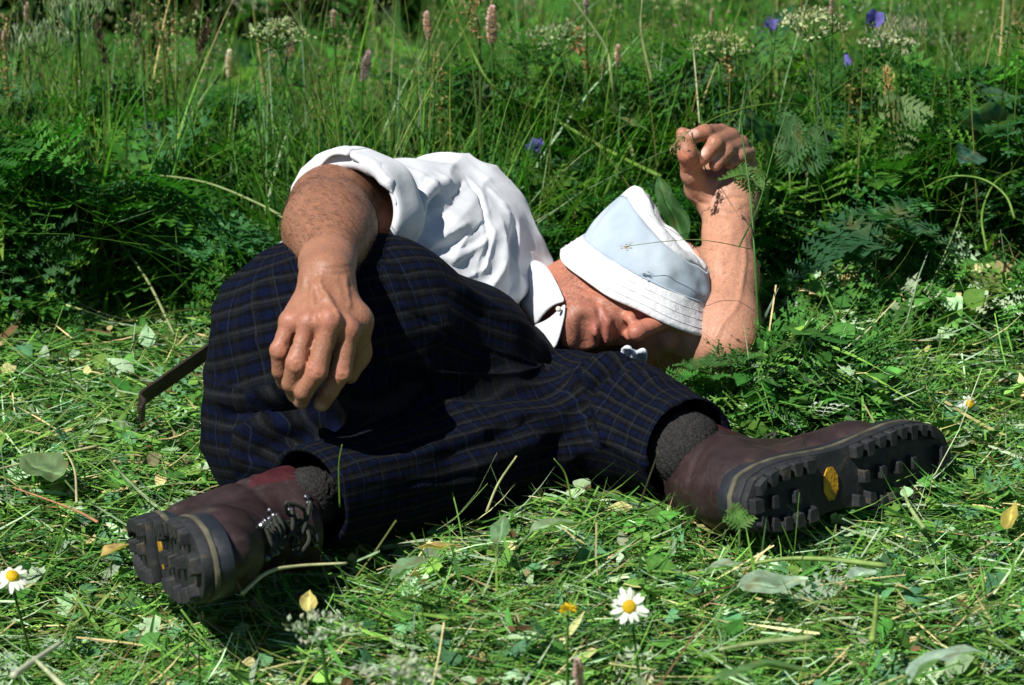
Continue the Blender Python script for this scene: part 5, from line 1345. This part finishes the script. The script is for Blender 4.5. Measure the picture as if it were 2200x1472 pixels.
stalk([(2200, 360, .10), (2140, 390, .06), (2110, 460, .02), (2120, 540, -.02)], 'second broad blade bending down at the right edge', .0016, G_YEL)
stalk([(2085, 350, .15), (2060, 470, .08), (2010, 590, .02), (1990, 640, 0)], 'straight pale stem slanting at right below the large blue-green leaf', .0012, (.18, .26, .09))
stalk([(1915, 365, .12), (1913, 420, .10), (1905, 510, .05)], 'thin stem with brown button head right of the blue-green fern leaf', .0009, G_MID, .12, (.20, .13, .07), hsz=.0038)
stalk([(1905, 155, .25), (1908, 190, .24), (1906, 240, .22)], 'small straw-coloured grass ear above the pale fern leaf', .0007, STRAW, .7, (.42, .30, .12))
stalk([(2180, 30, .3), (2195, 80, .28), (2205, 130, .26)], 'dry grass ear at the upper right edge', .0008, STRAW, .6, (.36, .28, .14))
stalk([(205, 45, .65), (225, 120, .62), (245, 200, .6)], 'brown plantain-like grass ear left of centre at upper left', .0010, (.12, .08, .05), .7, (.13, .09, .06), hsz=.008)
stalk([(445, 55, .68), (430, 110, .66), (418, 165, .64)], 'dark brown grass ear leaning right at upper left', .0010, (.10, .07, .04), .6, (.09, .06, .04), hsz=.008)
stalk([(290, 40, .70), (300, 100, .68), (312, 160, .66)], 'dusky grass ear between umbel and sorrel at upper left', .0010, OLIVE, .6, (.22, .20, .12), hsz=.008)
# --- cut stems on the ground
stalk([(1716, 706, -.02), (1690, 742, -.04), (1682, 752, -.045), (1640, 782, -.07), (1600, 806, -.09), (1570, 828, -.11), (1535, 846, -.13)], 'pale broken stem lying right of the elbow', 0.0043, (.34, .38, .18), name='cut_stem', cat='stem', group='cut stems in the clippings')
stalk([(1940, 704, .02), (1860, 722, .0), (1790, 730, -.01), (1730, 738, -.02)], 'thick green cut stem lying level right of the broken pale one', 0.0046, (.10, .20, .04), name='cut_stem', cat='stem', group='cut stems in the clippings')
stalk([(1890, 728, .0), (1850, 750, -.02), (1800, 790, -.05)], 'short thick green stem below the level one at right', 0.0046, (.11, .21, .04), name='cut_stem', cat='stem', group='cut stems in the clippings')
stalk([(1905, 862, -.18), (1830, 866, -.19), (1760, 870, -.20), (1700, 876, -.21), (1665, 890, -.22)], 'long pale stem lying just behind the right boot', 0.0024, (.32, .38, .16), name='cut_stem', cat='stem', group='cut stems in the clippings')
stalk([(1620, 1210, -.62), (1700, 1200, -.615), (1790, 1203, -.615), (1905, 1216, -.62)], 'pale green stem lying below the right boot sole', 0.0027, (.24, .36, .10), name='cut_stem', cat='stem', group='cut stems in the clippings')
stalk([(1545, 1396, -.92), (1640, 1380, -.90), (1745, 1370, -.89)], 'pale stem lying at the bottom right of centre', 0.0027, (.30, .38, .16), name='cut_stem', cat='stem', group='cut stems in the clippings')
stalk([(1885, 1275, -.72), (1880, 1330, -.79), (1874, 1375, -.85)], 'upright-lying yellow-green stem at lower right', 0.0027, (.24, .36, .08), name='cut_stem', cat='stem', group='cut stems in the clippings')
stalk([(60, 772, -.05), (150, 722, .0), (240, 722, .0), (330, 712, .01)], 'green cut stem bowed above the dark strap at left', 0.0032, (.12, .22, .05), name='cut_stem', cat='stem', group='cut stems in the clippings')
stalk([(-20, 1012, -.36), (90, 985, -.33), (210, 958, -.30)], 'pale straw lying at the left edge below the strap', 0.0016, (.42, .42, .22), name='cut_stem', cat='stem', group='cut stems in the clippings')
stalk([(132, 1380, -.86), (85, 1412, -.90), (28, 1452, -.95)], 'whitish flat straw at the bottom left corner', 0.0030, (.48, .50, .36), name='cut_stem', cat='stem', group='cut stems in the clippings')
stalk([(70, 1412, -.90), (110, 1450, -.95), (150, 1490, -1.0)], 'second whitish straw crossing the first at bottom left', 0.0025, (.46, .50, .30), name='cut_stem', cat='stem', group='cut stems in the clippings')
stalk([(745, 1210, -.66), (640, 1216, -.67), (575, 1230, -.69), (520, 1275, -.73)], 'long pale bent straw in front of the left boot', 0.0019, (.44, .44, .24), name='cut_stem', cat='stem', group='cut stems in the clippings')
stalk([(30, 1048, -.40), (120, 1080, -.44), (170, 1100, -.47), (210, 1122, -.50)], 'reddish dry straw pointing at the left boot heel', 0.0015, (.38, .20, .10), name='cut_stem', cat='stem', group='cut stems in the clippings')
stalk([(136, 960, -.30), (160, 1010, -.36), (165, 1080, -.44)], 'pale curled straw standing left of the boot heel', 0.0014, (.42, .38, .22), name='cut_stem', cat='stem', group='cut stems in the clippings')
stalk([(1940, 1050, -.46), (1955, 1090, -.50), (1985, 1135, -.54)], 'light green blade lying under the right boot toe', 0.0023, (.30, .40, .16), name='cut_stem', cat='stem', group='cut stems in the clippings')
stalk([(1110, 980, -.56), (1070, 1040, -.56), (1045, 1100, -.57)], 'pale straw standing before the shin', .0013, (.42, .42, .20))
stalk([(1190, 985, -.55), (1215, 1020, -.55), (1230, 1090, -.56)], 'thin green blade standing before the shin, right of the pale straw', .0010, G_YEL)
stalk([(735, 955, -.60), (728, 1000, -.60), (730, 1090, -.60)], 'single green blade in the shadow below the fingers', .0008, G_YEL)
stalk([(1415, 970, -.58), (1390, 1040, -.58), (1372, 1090, -.58)], 'dark thin twig between the trouser hem and right boot', .0012, (.05, .05, .025))
# --- leaves
leaf3(1300, 232, .26, .060, .030, 'light dock leaf in the meadow above the hat', (.13, .22, .09), -.5, .35, .3); leaf3(1345, 262, .24, .055, .028, 'second dock leaf beneath the light one above the hat', (.09, .18, .06), -.3, .0, .2)
leaf3(1632, 268, .12, .090, .045, 'blue-green broad leaf right behind the raised hand', (.045, .12, .085), -1.9, .9, .3); leaf3(2112, 262, .14, .105, .062, 'large blue-green leaf at the right edge', (.055, .135, .10), -2.1, .9, -.4)
leaf3(2080, 335, .06, .060, .035, 'blue-green leaf hanging below the large one at right', (.055, .135, .10), -1.9, .2, .5); leaf3(245, 412, .20, .085, .034, 'broad dock leaf at the left below the arching stalk', (.075, .17, .045), 2.6, .5, .3)
leaf3(1005, 186, .34, .070, .022, 'dark narrow leaf curling above the white shoulder', (.025, .08, .028), 3.0, .25, .6); leaf3(1532, 575, -.02, .040, .022, 'single leaf between the hat and raised wrist', (.07, .15, .04), -1.7, .6, .2)
leaf3(1640, 600, -.05, .048, .020, 'upright leaf touching the raised forearm on the right', (.085, .17, .055), -1.4, .7, .7); leaf3(1440, 445, .00, .080, .026, 'dark green dock leaf rising behind the hat', (.04, .11, .03), 2.2, 1.0, .5)
leaf3(1722, 768, -.04, .052, .036, 'folded pale green leaf on the broken stem', (.13, .22, .11), -.7, .35, .5); leaf3(1505, 838, -.16, .050, .032, 'smooth oval leaf just above the trouser hem', (.06, .14, .045), .4, .3, -.3)
leaf3(232, 842, -.12, .040, .034, 'pale upturned leaf left of the dark strap', (.36, .46, .34), .2, .25, .3, group=None); leaf3(2030, 872, -.20, .048, .038, 'pale blue-green upturned leaf beyond the right boot toe', (.32, .44, .34), 2.7, .3, -.2)
leaf3(1925, 862, -.19, .040, .026, 'yellowing leaf behind the right boot toe', (.34, .30, .04), .3, .3, .2); leaf3(1560, 1215, -.63, .040, .026, 'pale upturned leaf at lower right, left end of the stem', (.30, .42, .30), .2, .3, .4)
leaf3(1660, 1250, -.67, .062, .022, 'long pale curled leaf below the lying stem at lower right', (.32, .44, .32), .1, .15, -.5); leaf3(1855, 1232, -.66, .032, .022, 'small pale leaf at the right end of the lying stem', (.32, .44, .34), .4, .2, .2)
leaf3(2030, 1412, -.90, .075, .030, 'pale pointed leaf at the bottom right corner', (.34, .46, .38), .45, .25, .3); leaf3(1645, 1432, -.95, .080, .030, 'mid-green broad blade at the bottom right of centre', (.10, .20, .07), .15, .2, .3)
leaf3(85, 1000, -.35, .060, .042, 'grey-green broad leaf among clippings at the left edge', (.14, .22, .10), 2.6, .25, .2); leaf3(70, 660, .04, .050, .042, 'grey-green leaf low at the left cut edge', (.13, .20, .11), .5, .5, .2)
leaf3(880, 1215, -.68, .040, .026, 'blue-green leaf among clippings in front of the shin', (.15, .26, .14), .5, .5, .3); leaf3(1075, 1135, -.59, .032, .018, 'small upright leaf before the left knee', (.13, .24, .12), 1.4, .7, .4)
leaf3(1195, 1125, -.58, .050, .026, 'pale leaf lying below the knees', (.22, .32, .18), .4, .2, .2); leaf3(665, 1290, -.77, .020, .014, 'cream-yellow dry leaf right of the left boot toe', (.55, .46, .16), 1.5, .8, .1)
leaf3(245, 1180, -.54, .030, .022, 'tan dry leaf behind the left boot heel', (.46, .32, .12), .3, .5, .2); leaf3(940, 1172, -.63, .040, .018, 'tan curled leaf in front of the shin', (.50, .36, .14), .1, .2, .4)
leaf3(438, 1262, -.74, .024, .011, 'orange-brown dry leaf stuck to the left boot sole', (.50, .26, .06), -.9, .1, .5); leaf3(2172, 1105, -.48, .032, .016, 'yellow-green blade at the right edge below the boot toe', (.42, .34, .08), 1.2, .7, .3)
leaf3(1265, 770, -.2, .001+.018, .010, 'tiny leaf at the man’s chin'.replace('’', "'"), (.08, .17, .05), .4, .5)
leaf3(400, 770, -.06, .06, .03, 'broad green leaf behind the dark strap', (.08, .17, .05), .6, .5, .2)
leaf3(155, 60, .59, .06, .02, 'pointed sheathing leaf on the thick upright stem', (.06, .16, .08), -1.5, -1.2, .2)
# --- feathery leaves
leaf3(1870, 500, .02, .145, .105, 'large blue-green fern-like leaf at the right of the forearm', (.040, .125, .055), -1.75, -.15, .1, FBIG[0], 'fern_leaf', .3, None, -.1)
leaf3(1800, 520, -.02, .10, .080, 'blue-green fern-like leaf drooping left of the large one', (.036, .115, .05), 3.5, .0, .1, FBIG[1], 'fern_leaf', .3, None, -.1)
leaf3(1950, 470, .0, .10, .080, 'blue-green fern-like leaf right of the large one', (.040, .12, .052), -.2, .1, .1, FBIG[1], 'fern_leaf', .3, None, -.1)
leaf3(1945, 250, .14, .075, .060, 'pale green toothed leaf hanging at right', (.15, .24, .09), -1.6, -.6, .1, FBIG[1], 'fern_leaf', .3, None, -.1)
leaf3(1690, 300, .10, .080, .055, 'upright feathery leaf right of the raised hand', (.06, .15, .05), 1.7, 1.0, .2, FBIG[0], 'fern_leaf', .3, None, -.1)
leaf3(1745, 320, .10, .075, .055, 'second upright feathery leaf right of the raised hand', (.05, .14, .045), 1.3, .9, -.2, FBIG[0], 'fern_leaf', .3, None, -.1)
leaf3(1583, 372, -.10, .034, .038, 'small toothed leaf against the heel of the raised palm', (.10, .22, .05), 2.9, .2, .0, FBIG[1], 'fern_leaf', .3, None, -.1)
leaf3(1620, 385, -.09, .034, .036, 'small toothed leaf right of the raised palm', (.10, .21, .05), 1.5, .9, .0, FBIG[1], 'fern_leaf', .3, None, -.1)
leaf3(1815, 618, .0, .055, .062, 'withered cream-coloured fern-like leaf right of the forearm', (.58, .46, .18), 2.9, .35, .1, FBIG[1], 'fern_leaf', .3, None, -.1)
leaf3(1838, 600, .01, .030, .038, 'second withered cream leaflet beside the first', (.58, .46, .18), 1.2, .6, .1, FBIG[1], 'fern_leaf', .3, None, -.1)
leaf3(1555, 772, -.25, .055, .050, 'feathery green leaf covering the elbow', (.05, .14, .04), .3, .3, .0, FBIG[1], 'fern_leaf', .3, None, -.1)
leaf3(1640, 870, -.19, .070, .075, 'feathery leaf lying right of the trouser hem', (.07, .17, .05), .5, .2, .0, FBIG[0], 'fern_leaf', .3, None, -.1)
leaf3(1585, 1110, -.62, .028, .028, 'small feathery leaf standing below the right boot heel', (.10, .22, .05), 1.7, .9, .0, FBIG[1], 'fern_leaf', .3, None, -.1)
for k, (px, py, Y, L, az, lab) in enumerate([(1500, 780, -.26, .045, 2.6, 'small feathery leaf left of the elbow'), (1600, 762, -.25, .045, .9, 'small feathery leaf right of the elbow'), (1530, 800, -.27, .050, .2, 'feathery leaf lying below the elbow'), (1470, 800, -.27, .040, 1.2, 'small feathery leaf beneath the brim end of the hat')]):
    leaf3(px, py, Y, L, L*.85, lab, (.06, .16+.02*k, .04), az, .35, .1, FBIG[k % 2], 'fern_leaf', .3, None, -.1)
# --- belt strap trailing on the grass behind his hip
M_strap = plain('strap_leather', (.022, .014, .010), .55, .4, .4, 80, .4, 200)
sp_ = spline([at(520, 700, -.16), at(440, 760, -.19), at(384, 800, -.215), at(330, 838, -.24), at(300, 862, -.26), at(310, 876, -.272), at(302, 892, -.285)], 6)
G = []
for i, p_ in enumerate(sp_):
    f_ = i/(len(sp_)-1); tw = 1.15-.55*math.sin(f_*5.0)*(f_ > .45); wv = nrm(np.array([.15, .2, 0])*math.cos(tw)+np.array([.10, 0, 1.0])*math.sin(tw))
    G.append([p_-wv*.009, p_-wv*.003, p_+wv*.003, p_+wv*.009])
strap = sheet('belt_strap', G, .003, M_strap, None, 2); tag(strap, 'dark brown leather strap trailing on the grass behind the hip', 'strap')
